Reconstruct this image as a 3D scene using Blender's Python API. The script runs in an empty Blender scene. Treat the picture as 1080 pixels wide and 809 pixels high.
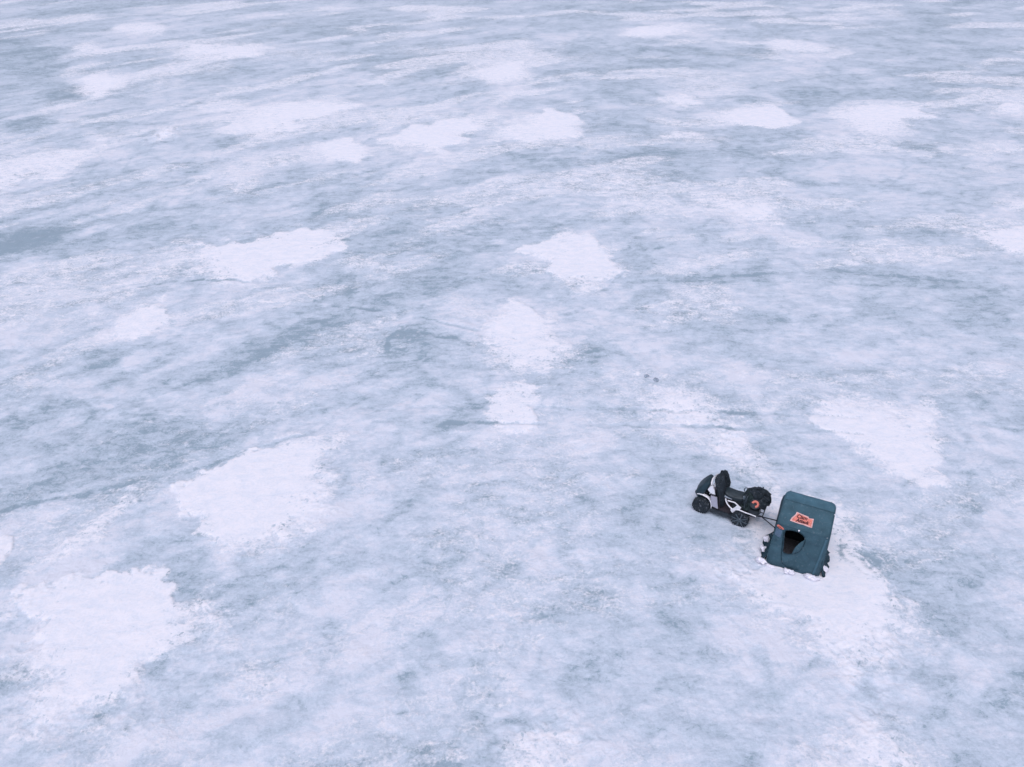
import bpy, bmesh, math, random
import numpy as np
from mathutils import Vector, Matrix
random.seed(7)
scene = bpy.context.scene
col = scene.collection

# ------------------------------------------------------------------ helpers
def tag(o, label=None, cat=None, group=None, kind=None):
    if label: o['label'] = label
    if cat: o['category'] = cat
    if group: o['group'] = group
    if kind: o['kind'] = kind
    return o

def empty(name, loc=(0, 0, 0), rz=0.0):
    o = bpy.data.objects.new(name, None); col.objects.link(o)
    o.location = loc; o.rotation_euler = (0, 0, rz); o.empty_display_size = .2
    return o

def link(name, bm, mat, parent=None, smooth=True, loc=None, rz=None):
    me = bpy.data.meshes.new(name)
    bmesh.ops.recalc_face_normals(bm, faces=bm.faces[:])
    if smooth:
        for f in bm.faces: f.smooth = True
        for e in bm.edges:
            if name not in ('snow_lump', 'ice_chunk') and len(e.link_faces) == 2 and e.calc_face_angle(0) > .7: e.smooth = False
    bm.to_mesh(me); bm.free()
    me.materials.append(mat)
    o = bpy.data.objects.new(name, me); col.objects.link(o)
    if parent: o.parent = parent
    if loc: o.location = loc
    if rz is not None: o.rotation_euler = (0, 0, rz)
    return o

def box(bm, c, s, bevel=.0, rot=None, seg=2):
    M = Matrix.Translation(c)
    if rot: M = M @ rot.to_4x4()
    r = bmesh.ops.create_cube(bm, size=1.0)
    vs = r['verts']
    bmesh.ops.scale(bm, vec=s, verts=vs)
    if bevel:
        es = list({e for v in vs for e in v.link_edges})
        rr = bmesh.ops.bevel(bm, geom=es, offset=bevel, segments=seg, profile=.5, affect='EDGES')
        vs = list({v for f in rr['faces'] for v in f.verts} | {v for v in vs if v.is_valid})
    bmesh.ops.transform(bm, matrix=M, verts=vs)
    return vs

def catmull(pts, n=6):
    P = [Vector(p) for p in pts]; out = []
    for i in range(len(P) - 1):
        p0 = P[max(i - 1, 0)]; p1 = P[i]; p2 = P[i + 1]; p3 = P[min(i + 2, len(P) - 1)]
        for k in range(n):
            t = k / n
            out.append(.5 * ((2 * p1) + (p2 - p0) * t + (2 * p0 - 5 * p1 + 4 * p2 - p3) * t * t + (3 * p1 - p0 - 3 * p2 + p3) * t ** 3))
    out.append(P[-1]); return out

def tube(bm, pts, r, seg=8, flat=1.0, cap=True):
    P = [Vector(p) for p in pts]; rings = []
    rad = r if isinstance(r, (list, tuple)) else [r] * len(P)
    up = Vector((0, 0, 1))
    for i, p in enumerate(P):
        d = (P[min(i + 1, len(P) - 1)] - P[max(i - 1, 0)]).normalized()
        a = up.cross(d)
        if a.length < 1e-3: a = Vector((1, 0, 0)).cross(d)
        a.normalize(); b = d.cross(a)
        rings.append([bm.verts.new(p + a * math.cos(2 * math.pi * k / seg) * rad[i] + b * math.sin(2 * math.pi * k / seg) * rad[i] * flat) for k in range(seg)])
    for i in range(len(rings) - 1):
        for k in range(seg):
            bm.faces.new((rings[i][k], rings[i][(k + 1) % seg], rings[i + 1][(k + 1) % seg], rings[i + 1][k]))
    if cap:
        bm.faces.new(rings[0][::-1]); bm.faces.new(rings[-1])

def lathe(bm, prof, c, seg=32, axis='Y'):
    """prof: (radius, offset along axis)"""
    rings = []
    for (r, h) in prof:
        ring = []
        for k in range(seg):
            a = 2 * math.pi * k / seg
            if axis == 'Y': v = Vector((r * math.cos(a), h, r * math.sin(a)))
            else: v = Vector((r * math.cos(a), r * math.sin(a), h))
            ring.append(bm.verts.new(v + Vector(c)))
        rings.append(ring)
    for i in range(len(rings) - 1):
        for k in range(seg):
            bm.faces.new((rings[i][k], rings[i][(k + 1) % seg], rings[i + 1][(k + 1) % seg], rings[i + 1][k]))
    bm.faces.new(rings[0]); bm.faces.new(rings[-1])

def grid(bm, fn, nu, nv):
    V = [[bm.verts.new(fn(i / nu, j / nv)) for j in range(nv + 1)] for i in range(nu + 1)]
    for i in range(nu):
        for j in range(nv):
            bm.faces.new((V[i][j], V[i + 1][j], V[i + 1][j + 1], V[i][j + 1]))
    return V

def solid(o, t, off=-1):
    m = o.modifiers.new('solidify', 'SOLIDIFY'); m.thickness = t; m.offset = off

def prism(bm, poly, y0, y1, M=None):
    """polygon in xz extruded along y"""
    a = [bm.verts.new((x, y0, z)) for x, z in poly]; b = [bm.verts.new((x, y1, z)) for x, z in poly]
    fs = [bm.faces.new(a[::-1]), bm.faces.new(b)]
    n = len(poly)
    for i in range(n): fs.append(bm.faces.new((a[i], a[(i + 1) % n], b[(i + 1) % n], b[i])))
    if M is not None: bmesh.ops.transform(bm, matrix=M, verts=a + b)
    return fs

# ------------------------------------------------------------------ materials
def new_mat(name):
    m = bpy.data.materials.new(name); m.use_nodes = True
    nt = m.node_tree; b = nt.nodes['Principled BSDF']
    return m, nt, b

def nd(nt, typ, **kw):
    n = nt.nodes.new(typ)
    for k, v in kw.items():
        if k.startswith('i_'):
            n.inputs[k[2:].replace('_', ' ')].default_value = v
        else: setattr(n, k, v)
    return n

def basic(name, c, rough=.6, var=.25, scale=9.0, bump=.15, bscale=60, metal=0.0, spec=.3, frost=0.0):
    """procedural: colour varied by noise, fine bump, optional dusting of frost on upward faces"""
    m, nt, b = new_mat(name); L = nt.links.new
    tc = nd(nt, 'ShaderNodeTexCoord')
    n = nd(nt, 'ShaderNodeTexNoise'); n.inputs['Scale'].default_value = scale; n.inputs['Detail'].default_value = 6
    L(tc.outputs['Object'], n.inputs['Vector'])
    r = nd(nt, 'ShaderNodeValToRGB')
    r.color_ramp.elements[0].position = .3; r.color_ramp.elements[1].position = .7
    r.color_ramp.elements[0].color = tuple(x * (1 - var) for x in c) + (1,)
    r.color_ramp.elements[1].color = tuple(min(1, x * (1 + var)) for x in c) + (1,)
    L(n.outputs['Fac'], r.inputs['Fac'])
    out = r.outputs['Color']
    if frost:
        n3 = nd(nt, 'ShaderNodeTexNoise'); n3.inputs['Scale'].default_value = 22; n3.inputs['Detail'].default_value = 5
        L(tc.outputs['Object'], n3.inputs['Vector'])
        mr = nd(nt, 'ShaderNodeMapRange'); mr.inputs['From Min'].default_value = .58; mr.inputs['From Max'].default_value = .72
        mr.inputs['To Max'].default_value = frost
        L(n3.outputs['Fac'], mr.inputs['Value'])
        mx = nd(nt, 'ShaderNodeMix', data_type='RGBA'); L(mr.outputs[0], mx.inputs[0]); L(out, mx.inputs[6])
        mx.inputs[7].default_value = (.75, .78, .85, 1); out = mx.outputs[2]
    L(out, b.inputs['Base Color'])
    b.inputs['Roughness'].default_value = rough; b.inputs['Metallic'].default_value = metal
    b.inputs['Specular IOR Level'].default_value = spec
    n2 = nd(nt, 'ShaderNodeTexNoise'); n2.inputs['Scale'].default_value = bscale; n2.inputs['Detail'].default_value = 4
    L(tc.outputs['Object'], n2.inputs['Vector'])
    bp = nd(nt, 'ShaderNodeBump'); bp.inputs['Strength'].default_value = bump; bp.inputs['Distance'].default_value = .01
    L(n2.outputs['Fac'], bp.inputs['Height']); L(bp.outputs['Normal'], b.inputs['Normal'])
    return m

M = dict(
    fabric=basic('teal_fabric', (.044, .096, .126), .8, .16, 5, .25, 35, spec=.2, frost=.05),
    fabric_lit=basic('teal_fabric_lit', (.056, .128, .172), .75, .14, 5, .25, 35, spec=.2, frost=.05),  # same teal fabric, paler: light on the upward strip and fold painted in
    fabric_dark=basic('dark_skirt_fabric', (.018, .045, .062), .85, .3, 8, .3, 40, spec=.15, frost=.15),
    lining=basic('dark_lining', (.20, .25, .28), .9, .3, 6, .2, 30, spec=.1),
    salmon=basic('orange_vinyl', (.66, .20, .155), .5, .22, 30, .05, 50),
    sticker_edge=basic('pale_vinyl', (.66, .40, .39), .5, .22, 30, .05, 50),
    ink=basic('dark_ink', (.06, .012, .016), .5, .2, 40, .03, 50),
    reflective=basic('reflective_tape', (.07, .125, .19), .35, .25, 40, .1, 50, spec=.5),
    white=basic('white_plastic', (.80, .81, .86), .35, .07, 14, .04, 30, spec=.5),
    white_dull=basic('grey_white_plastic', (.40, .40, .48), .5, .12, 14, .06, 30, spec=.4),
    cowl=basic('slate_plastic', (.018, .040, .055), .5, .25, 9, .08, 40, spec=.25),
    black=basic('black_plastic', (.018, .026, .035), .55, .3, 20, .15, 60, spec=.4, frost=.08),
    cloth=basic('black_cloth', (.021, .029, .037), .9, .35, 14, .5, 40, spec=.15, frost=.06),
    bag=basic('black_green_canvas', (.022, .036, .038), .85, .4, 12, .5, 40, spec=.15, frost=.07),
    rubber=basic('tyre_rubber', (.020, .028, .036), .8, .4, 30, .35, 70, spec=.25, frost=.22),
    seat=basic('seat_vinyl', (.022, .036, .046), .5, .25, 14, .12, 50, spec=.4),
    metal=basic('dark_steel', (.03, .04, .055), .4, .3, 20, .1, 60, metal=.4),
    spoke=basic('grey_alloy', (.09, .12, .145), .45, .3, 30, .1, 60, metal=.3, frost=.3),
    hub=basic('hub_grey', (.07, .08, .10), .5, .2, 20, .1, 60),
    brown=basic('brown_strap', (.032, .028, .036), .8, .2, 20, .2, 60),
    floor_mat=basic('brown_floor_mat', (.11, .11, .125), .8, .3, 12, .3, 40),
)
M['orange'] = M['salmon']

# snow clump material
def snow_material():
    m, nt, b = new_mat('clump_snow'); L = nt.links.new
    tc = nd(nt, 'ShaderNodeTexCoord'); n = nd(nt, 'ShaderNodeTexNoise'); n.inputs['Scale'].default_value = 30; n.inputs['Detail'].default_value = 6
    L(tc.outputs['Object'], n.inputs['Vector'])
    r = nd(nt, 'ShaderNodeValToRGB'); r.color_ramp.elements[0].color = (.62, .64, .74, 1); r.color_ramp.elements[1].color = (.84, .83, .90, 1)
    r.color_ramp.elements[0].position = .3; r.color_ramp.elements[1].position = .6
    L(n.outputs['Fac'], r.inputs['Fac']); L(r.outputs[0], b.inputs['Base Color']); b.inputs['Roughness'].default_value = .8
    bp = nd(nt, 'ShaderNodeBump'); bp.inputs['Strength'].default_value = .5; bp.inputs['Distance'].default_value = .02
    L(n.outputs['Fac'], bp.inputs['Height']); L(bp.outputs[0], b.inputs['Normal'])
    return m
M['snow'] = snow_material()
M['slush'] = basic('grey_slush', (.28, .34, .42), .6, .4, 20, .4, 40)

# ------------------------------------------------------------------ the frozen lake
# outlines of drifts, dark clear ice (one outline is painted shade), trodden snow and tracks, in metres on the ice
SNOW = [
(0.95,[(7.4,12.71),(7.84,12.47),(7.97,11.78),(7.66,11.25),(7.11,11.25)]),
(1,[(5.77,13.01),(6.6,13.58),(7.69,13.11),(7.81,12.21),(7.15,11.25),(5.35,11.38)]),
(0.7,[(-44.27,72.86),(-43.74,75.5),(-41.81,75.05),(-40.57,72.86),(-41.92,71.2)]),
(0.8,[(-34.66,71.2),(-32.43,73.72),(-30.03,72.86),(-28.8,68.44),(-31.29,68.82)]),
(0.6,[(-34.34,64.47),(-34.24,65.87),(-32.21,65.16),(-30.43,60.58),(-32.59,59.97)]),
(0.5,[(-30.37,63.79),(-29.08,65.16),(-26.93,63.79),(-27.06,61.83)]),
(0.8,[(-25.75,62.15),(-25.23,64.82),(-20.04,64.82),(-18.13,63.13),(-18.72,59.97),(-23.17,58.79)]),
(0.45,[(-24.33,58.21),(-19.85,59.08),(-19.12,55.46),(-22.5,54.94)]),
(1,[(-28.7,54.42),(-28.4,55.2),(-26.04,54.94),(-25.45,52.44),(-25.87,49.48),(-27.27,51.27)]),
(0.65,[(-28.41,46.39),(-27.71,48.41),(-25.97,49.7),(-25.61,47.59),(-27.11,46.01)]),
(0.5,[(-24.24,51.27),(-24.11,54.94),(-21.42,53.66),(-21.21,51.27),(-23.02,49.7)]),
(0.6,[(-22.64,40.79),(-23.01,42.41),(-21.66,43.27),(-21.07,42.08),(-21.54,40.79)]),
(0.75,[(-19.03,40.79),(-19.45,43.27),(-19.05,43.62),(-18.09,42.08),(-18.61,40.32)]),
(0.55,[(-19.42,46.98),(-18.52,49.48),(-15.59,48.41),(-15.49,46.01),(-18.74,45.81)]),
(1,[(-15.77,43.79),(-14.92,46.98),(-13.86,48.41),(-11.3,48.62),(-9.67,47.59),(-10.44,45.62),(-11.76,44.15),(-11.71,42.75),(-13.23,41.59),(-14.9,42.08)]),
(0.85,[(-25.77,36.74),(-25.09,38.97),(-23.52,39.71),(-21.45,40.01),(-21.28,38.53),(-21.47,35.45),(-22.55,35.83),(-23.05,33.41),(-23.71,33.07)]),
(0.6,[(-27.72,41.11),(-27.68,42.25),(-25.78,40.48),(-25.34,38.53),(-25.76,37.55)]),
(0.55,[(-14.45,35.2),(-14.84,37.83),(-13.35,39.26),(-11.48,38.53),(-11.56,35.2),(-11.74,33.41),(-13.23,33.41)]),
(0.9,[(-10.16,39.56),(-10.23,40.63),(-8.6,41.27),(-7.47,39.56),(-7.77,37.83),(-9.0,38.11)]),
(1,[(-6.93,41.27),(-5.29,43.62),(-3.81,45.06),(-1.91,45.25),(-1.33,43.79),(-2.54,41.59),(-3.4,39.26),(-4.13,39.26),(-5.47,40.48)]),
(1,[(-2.92,55.46),(-1.35,58.21),(0.69,59.37),(1.0,57.08),(0.64,54.17),(-1.26,53.42)]),
(0.5,[(-5.87,52.44),(-2.89,54.94),(-1.27,53.91),(-4.31,52.2)]),
(0.6,[(-10.09,52.93),(-9.36,55.2),(-7.81,55.72),(-7.27,53.91),(-7.97,51.97),(-9.23,52.2)]),
(0.55,[(-10.15,63.13),(-5.19,64.82),(0.0,65.87),(0.0,63.13),(-4.23,61.2),(-7.06,61.2)]),
(0.6,[(-13.16,81.3),(-10.16,82.88),(-4.59,82.35),(-5.32,79.28),(-8.77,78.3)]),
(0.55,[(-14.67,71.2),(-13.51,72.44),(-11.57,70.39),(-12.52,68.82)]),
(0.45,[(-23.56,77.82),(-19.74,78.3),(-19.64,75.95),(-22.88,75.95)]),
(0.45,[(-22.22,72.86),(-19.22,74.16),(-18.57,72.02),(-21.49,70.79)]),
(0.42,[(-19.31,62.15),(-17.73,64.47),(-14.5,63.13),(-12.0,61.2),(-13.51,58.21),(-16.64,59.97),(-18.72,59.97)]),
(0.4,[(-1.55,42.41),(0.0,43.44),(1.03,42.41),(-0.51,41.59)]),
(1,[(-0.26,42.75),(1.1,45.62),(2.24,46.59),(3.34,46.39),(3.88,44.51),(3.31,41.59),(2.53,41.27),(1.0,40.79),(-0.5,41.11)]),
(0.85,[(8.91,68.06),(10.53,71.61),(13.17,72.86),(14.89,73.29),(15.16,70.39),(12.39,68.06),(10.74,67.32)]),
(0.6,[(13.76,69.21),(16.11,67.32),(19.0,66.59),(19.76,63.79),(18.46,64.47),(15.12,66.23)]),
(0.5,[(1.43,62.15),(3.8,66.59),(4.62,65.16),(4.23,61.2),(6.11,62.47),(6.62,61.83),(5.84,59.37),(4.09,58.79),(1.39,59.97)]),
(0.48,[(9.84,54.94),(10.59,56.8),(14.62,57.08),(15.94,54.42),(14.85,51.27),(12.84,49.05),(11.38,47.59),(9.24,48.41),(10.23,50.14),(10.38,52.44)]),
(0.8,[(9.01,48.83),(10.53,50.81),(11.75,48.0),(10.21,47.38)]),
(1,[(11.88,45.44),(13.23,46.98),(15.37,47.59),(16.04,46.39),(16.04,44.51),(14.77,43.44),(12.92,43.44)]),
(0.65,[(7.84,41.92),(8.59,42.75),(10.31,42.25),(11.41,41.43),(10.42,40.32),(8.06,41.11)]),
(0.7,[(3.61,35.83),(4.55,36.21),(6.35,36.08),(7.16,35.45),(6.49,33.99),(5.12,33.41)]),
(1,[(18.82,45.25),(19.78,47.18),(22.19,47.59),(24.01,47.18),(24.12,45.25),(21.7,43.62),(19.91,42.41),(19.25,43.44)]),
(0.5,[(17.52,43.79),(19.24,44.15),(19.13,42.41)]),
(0.65,[(31.89,58.21),(32.69,57.36),(32.87,55.99),(31.89,55.72)]),
(0.7,[(28.25,47.18),(29.91,48.2),(31.53,48.0),(29.6,44.51),(28.21,46.01)]),
(0.55,[(23.67,40.01),(24.7,41.11),(26.87,40.01),(25.68,37.83),(24.61,38.97)]),
(0.65,[(19.48,65.51),(21.86,67.32),(23.22,65.51),(25.85,64.47),(24.68,62.15),(21.98,61.51),(19.49,62.8)]),
(0.45,[(18.51,54.94),(19.85,56.8),(21.39,55.46),(21.51,53.91),(19.77,54.42)]),
(0.6,[(33.7,82.88),(35.89,80.28),(36.25,76.88),(33.55,75.5),(33.27,79.28)]),
(0.5,[(27.9,76.41),(29.93,73.72),(31.68,72.86),(29.47,72.44),(27.73,74.6)]),
(0.65,[(37.36,62.47),(39.7,62.8),(38.64,60.89)]),
(0.7,[(20.39,38.68),(21.41,38.82),(20.85,38.11)]),
(0.5,[(23.33,80.28),(26.62,82.35),(25.74,77.82),(21.17,72.02)]),
(1,[(-11.81,25.5),(-12.03,27.76),(-11.29,28.37),(-10.18,28.46),(-9.27,29.37),(-8.58,29.75),(-7.63,29.28),(-7.1,28.11),(-7.08,27.08),(-8.03,26.43),(-8.68,25.5),(-9.43,25.05),(-10.65,25.13)]),
(0.65,[(-14.28,24.76),(-14.05,25.88),(-13.78,27.5),(-12.79,28.37),(-11.66,27.76),(-11.81,25.5),(-12.66,24.98),(-13.79,24.4)]),
(0.85,[(-12.83,21.19),(-12.96,22.4),(-12.66,23.24),(-12.15,24.05),(-11.45,22.4),(-11.62,21.37),(-12.09,21.02)]),
(0.55,[(-13.55,20.9),(-13.02,21.78),(-12.7,21.02)]),
(0.5,[(-23.47,33.41),(-21.94,33.76),(-21.46,31.24),(-22.45,31.55)]),
(0.42,[(-17.25,22.71),(-17.72,25.5),(-16.15,25.13),(-15.65,23.37),(-15.81,21.78),(-16.91,22.09)]),
(0.45,[(-15.12,18.79),(-14.82,19.29),(-13.73,19.39),(-13.16,18.79),(-13.64,18.07),(-14.33,17.84),(-14.36,17.38)]),
(0.58,[(-6.82,26.67),(-6.2,27.25),(-5.24,26.92),(-3.53,26.04),(-4.17,25.5),(-5.93,25.65)]),
(0.88,[(-0.75,20.9),(-0.62,21.78),(0.0,22.91),(0.39,23.1),(0.96,22.71),(1.24,21.78),(1.51,20.9),(1.4,19.91),(1.0,19.39),(0.29,19.39),(-0.44,19.91)]),
(0.5,[(-2.76,23.24),(-2.01,24.19),(-1.14,23.37),(-0.63,22.21),(-1.58,22.4)]),
(1,[(0.88,25.88),(1.27,27.08),(0.55,27.5),(2.08,28.64),(2.88,29.19),(3.5,28.82),(3.6,27.5),(3.93,25.88),(3.59,24.98),(2.71,24.61),(1.71,24.9),(1.04,25.35)]),
(0.7,[(0.44,27.76),(1.89,28.64),(1.8,26.67),(1.07,26.43)]),
(0.8,[(8.04,33.07),(9.87,33.64),(10.32,32.85),(11.28,31.76),(11.06,30.24),(10.14,29.75),(9.55,30.53),(8.77,31.55)]),
(0.55,[(5.69,24.61),(6.32,24.9),(6.66,24.05),(6.33,23.24),(5.76,23.7)]),
(0.45,[(3.85,22.84),(4.36,23.04),(4.39,22.59)]),
(0.5,[(2.88,19.54),(3.99,19.29),(5.04,18.79),(5.5,18.3),(4.4,18.3),(3.08,18.79)]),
(0.5,[(6.7,19.29),(7.74,19.44),(7.73,18.88),(6.74,18.88)]),
(1,[(19.2,29.0),(20.04,29.66),(21.45,29.75),(20.07,27.25),(19.11,27.5),(18.86,28.11)]),
(0.7,[(20.99,32.3),(23.47,33.41),(22.27,31.24),(21.22,31.55)]),
(1,[(-8.2,13.98),(-8.21,14.6),(-7.73,14.96),(-7.09,15.26),(-6.23,15.72),(-5.27,15.88),(-4.93,15.72),(-4.99,15.15),(-5.0,14.6),(-5.04,13.91),(-4.98,13.26),(-5.1,12.8),(-5.51,12.41),(-6.12,12.29),(-6.77,12.29),(-7.03,12.65),(-7.47,13.11),(-7.97,13.58)]),
(0.6,[(-6.95,12.21),(-6.25,12.35),(-5.58,12.29),(-5.7,11.92),(-6.4,11.78)]),
(0.62,[(-9.93,12.65),(-9.72,13.42),(-9.35,14.18),(-8.96,13.91),(-9.14,13.11),(-9.48,12.35),(-9.92,11.92),(-10.27,11.78)]),
(0.85,[(-11.81,12.29),(-11.63,12.56),(-11.38,12.5),(-11.18,12.06),(-11.25,11.65),(-11.5,11.73)]),
(0.42,[(-4.11,14.96),(-3.77,15.15),(-3.4,14.25),(-3.5,13.42),(-3.86,13.91)]),
(0.8,[(-0.81,17.84),(-0.28,18.3),(0.28,18.59),(0.61,18.3),(0.53,17.38),(0.78,16.73),(0.51,16.2),(0.13,16.04),(-0.26,16.44),(-0.52,16.95)]),
(0.74,[(3.35,17.61),(4.13,18.3),(4.97,18.4),(5.45,18.07),(5.57,17.3),(5.79,16.53),(4.92,16.04),(4.3,16.12),(3.86,16.53),(3.4,16.95)]),
(0.8,[(4.94,16.12),(5.79,16.53),(6.23,15.72),(6.64,14.96),(6.87,14.08),(6.47,13.91),(5.91,14.43),(5.4,15.34)]),
(0.62,[(4.24,11.51),(4.95,12.35),(5.44,12.59),(5.81,12.5),(5.48,11.51),(5.07,11.12),(4.49,11.25)]),
(1,[(8.32,16.95),(8.77,17.38),(9.65,17.61),(10.61,17.65),(10.73,17.3),(11.57,17.38),(11.64,16.95),(11.1,16.32),(11.09,15.72),(10.87,14.96),(10.03,14.67),(9.71,14.78),(9.32,15.34),(8.72,15.72),(8.42,16.32)]),
(0.7,[(9.88,14.6),(10.75,14.96),(10.87,14.43),(10.94,14.08),(10.05,14.18)]),
(1,[(5.09,11.19),(5.38,11.51),(6.76,11.3),(7.42,12.65),(7.69,12.29),(7.81,11.65),(7.86,11.25),(7.87,10.74),(7.92,10.37),(7.95,9.97),(7.6,9.83),(7.21,9.56),(6.76,9.35),(6.33,9.46),(6.1,9.9),(5.89,10.13),(5.61,10.49),(5.29,10.79)]),
(0.8,[(6.2,9.35),(6.5,9.39),(6.81,9.24),(6.57,8.82),(6.3,8.82),(6.19,9.03)]),
(0.7,[(8.09,10.79),(8.36,10.74),(8.5,10.49),(8.24,10.44)]),
(0.85,[(5.31,7.42),(5.61,7.59),(6.1,7.77),(6.64,7.86),(6.93,7.74),(7.05,7.42),(7.16,6.92),(5.73,6.76),(5.07,6.92)]),
(0.55,[(6.08,7.95),(6.82,8.33),(7.28,7.95),(6.91,7.68),(6.27,7.77)]),
(0.45,[(7.3,8.62),(7.83,8.82),(7.57,8.43)]),
(1,[(-10.13,10.49),(-10.22,10.79),(-9.82,10.86),(-9.1,11.04),(-8.75,11.17),(-7.97,11.25),(-7.18,11.04),(-6.69,10.49),(-6.41,10.13),(-6.37,9.83),(-6.56,9.56),(-6.74,9.3),(-6.93,9.07),(-7.02,8.82),(-7.09,8.56),(-7.37,8.37),(-7.6,8.1),(-8.31,8.14),(-8.67,8.18),(-8.9,8.56),(-9.32,9.03),(-9.65,9.46)]),
(0.65,[(-9.52,8.14),(-8.67,8.18),(-7.4,8.05),(-7.11,7.77),(-7.37,7.59),(-8.13,7.77),(-8.86,7.86),(-9.32,7.77)]),
(0.5,[(-10.82,10.49),(-10.28,10.79),(-9.94,10.13),(-10.56,10.02)]),
(0.52,[(-6.24,9.74),(-5.5,9.79),(-4.97,9.56),(-5.56,9.35),(-6.07,9.35)]),
(0.42,[(-5.41,10.86),(-4.64,10.99),(-4.27,10.25),(-4.77,9.9),(-5.18,10.02)]),
(0.46,[(-1.29,10.69),(-0.81,11.12),(0.0,11.25),(1.24,11.51),(1.42,11.12),(0.98,10.49),(0.76,9.9),(0.1,9.97),(-0.58,10.13)]),
(0.46,[(-5.49,9.13),(-4.42,9.24),(-4.21,8.72),(-4.5,8.14),(-5.07,8.33)]),
(0.62,[(-0.25,7.77),(0.34,7.92),(1.11,7.86),(1.19,7.42),(0.96,6.76),(-0.32,6.76)])]
DARK = [
(0.9,[(-20.94,28.82),(-20.18,29.56),(-18.36,30.24),(-17.75,29.75),(-18.06,28.37),(-18.98,27.25),(-19.98,27.08)]),
(0.6,[(-18.1,30.53),(-16.6,31.24),(-15.17,32.3),(-14.97,31.76),(-16.31,30.53),(-17.44,29.94)]),
(0.8,[(-29.06,44.51),(-26.92,45.62),(-25.93,44.15),(-26.12,42.41),(-27.59,42.75)]),
(0.6,[(-29.73,50.14),(-30.24,53.66),(-27.49,52.44),(-26.56,49.7),(-27.71,48.41)]),
(0.45,[(-41.81,67.32),(-37.45,65.51),(-33.62,62.15),(-31.49,56.26),(-35.32,55.46)]),
(0.6,[(-20.35,41.59),(-19.58,42.92),(-19.34,41.59)]),
(0.5,[(-21.56,39.71),(-21.29,40.79),(-20.94,40.32)]),
(0.4,[(-20.06,46.39),(-19.26,49.05),(-18.73,50.14),(-18.76,48.41)]),
(0.6,[(-9.65,19.18),(-9.08,20.07),(-8.1,20.79),(-7.44,21.78),(-6.52,22.59),(-5.59,22.71),(-5.58,21.78),(-6.33,20.9),(-7.09,20.34),(-7.76,19.54),(-7.84,18.79),(-8.73,18.07),(-9.38,17.61)]),
(0.8,[(-10.35,16.04),(-9.78,16.53),(-9.14,17.3),(-8.56,17.12),(-8.78,16.61),(-9.37,16.12),(-10.0,15.8)]),
(0.45,[(-12.59,13.91),(-11.78,15.34),(-10.81,16.53),(-9.12,17.61),(-6.8,16.95),(-6.98,15.72),(-8.63,14.78),(-10.24,14.08),(-12.24,13.26)]),
(0.6,[(-5.93,25.65),(-5.56,25.5),(-5.54,23.37),(-5.86,23.7)]),
(0.7,[(-14.96,74.6),(-13.16,75.5),(-13.3,73.72)]),
(0.45,[(6.06,51.27),(8.92,50.14),(7.4,47.59),(5.73,48.0)]),
(0.4,[(7.49,65.51),(11.71,63.79),(18.85,63.13),(20.47,61.2),(16.79,60.58),(11.34,61.51)]),
(0.5,[(7.1,29.75),(8.2,30.73),(9.08,30.24),(8.68,28.82),(7.47,28.11)]),
(0.45,[(4.11,24.98),(6.25,25.5),(9.13,25.88),(12.64,25.88),(15.74,24.98),(18.53,24.76),(18.29,24.33),(14.89,24.61),(12.4,25.2),(8.23,25.05)]),
(0.4,[(11.14,31.24),(12.64,30.24),(12.52,29.28),(11.7,29.75)]),
(0.4,[(15.21,29.75),(17.34,29.28),(16.67,28.64),(15.04,28.82)]),
(0.5,[(20.03,40.79),(22.89,40.48),(21.47,38.97),(20.03,39.56)]),
(0.4,[(6.59,9.13),(8.28,8.82),(7.47,8.62)]),
(0.3,[(8.36,10.74),(9.24,10.49),(8.55,10.25)]),
(0.45,[(-2.34,8.82),(-1.65,9.13),(-1.43,8.72),(-1.92,8.33)]),
(0.4,[(-10.09,9.35),(-9.45,9.35),(-9.04,8.72),(-9.7,8.62)]),
(0.45,[(-6.55,8.52),(-6.04,9.13),(-5.58,8.82),(-5.19,8.14),(-5.93,7.77)]),
(0.35,[(4.35,13.11),(5.64,12.5),(4.67,12.06),(3.88,12.35)]),  # shade beside the scooter, painted into the ice tone
(0.4,[(-2.45,15.34),(-1.0,15.72),(0.0,15.15),(-0.96,14.89)]),
(0.4,[(-4.18,20.62),(-3.1,21.78),(-0.6,20.62),(-2.01,19.54),(-3.74,19.54)]),
(0.35,[(0.58,19.81),(2.41,20.9),(2.93,20.07),(1.69,19.03)])]
CHURN = [
(1,[(4.18,16.95),(5.23,16.95),(6.38,15.34),(7.05,13.91),(6.47,13.91),(5.6,15.15)]),
(1,[(4.24,11.51),(4.85,12.35),(5.68,12.65),(5.48,11.51),(5.26,11.04),(4.48,11.19)]),
(1,[(6.11,9.35),(7.49,10.02),(7.87,9.35),(7.12,7.59),(6.03,7.59),(6.26,8.72)]),
(0.6,[(-3.0,24.05),(-0.63,22.4),(-1.24,21.78),(-3.19,22.71)]),
(0.7,[(-9.42,11.51),(-10.03,10.49),(-9.63,9.35),(-8.65,8.14),(-7.1,8.14),(-6.79,8.93),(-6.24,10.02),(-5.83,9.35),(-6.68,7.95),(-8.05,7.59),(-9.25,7.95),(-10.62,10.49)]),
(0.7,[(-8.32,13.91),(-7.31,12.65),(-6.5,11.78),(-5.1,12.06),(-4.85,13.91),(-4.86,15.72),(-4.4,14.6),(-4.59,12.65),(-5.38,11.51),(-6.92,11.78)]),
(0.8,[(-0.69,8.14),(1.38,8.14),(1.64,7.25),(-0.66,7.25)])]
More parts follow.
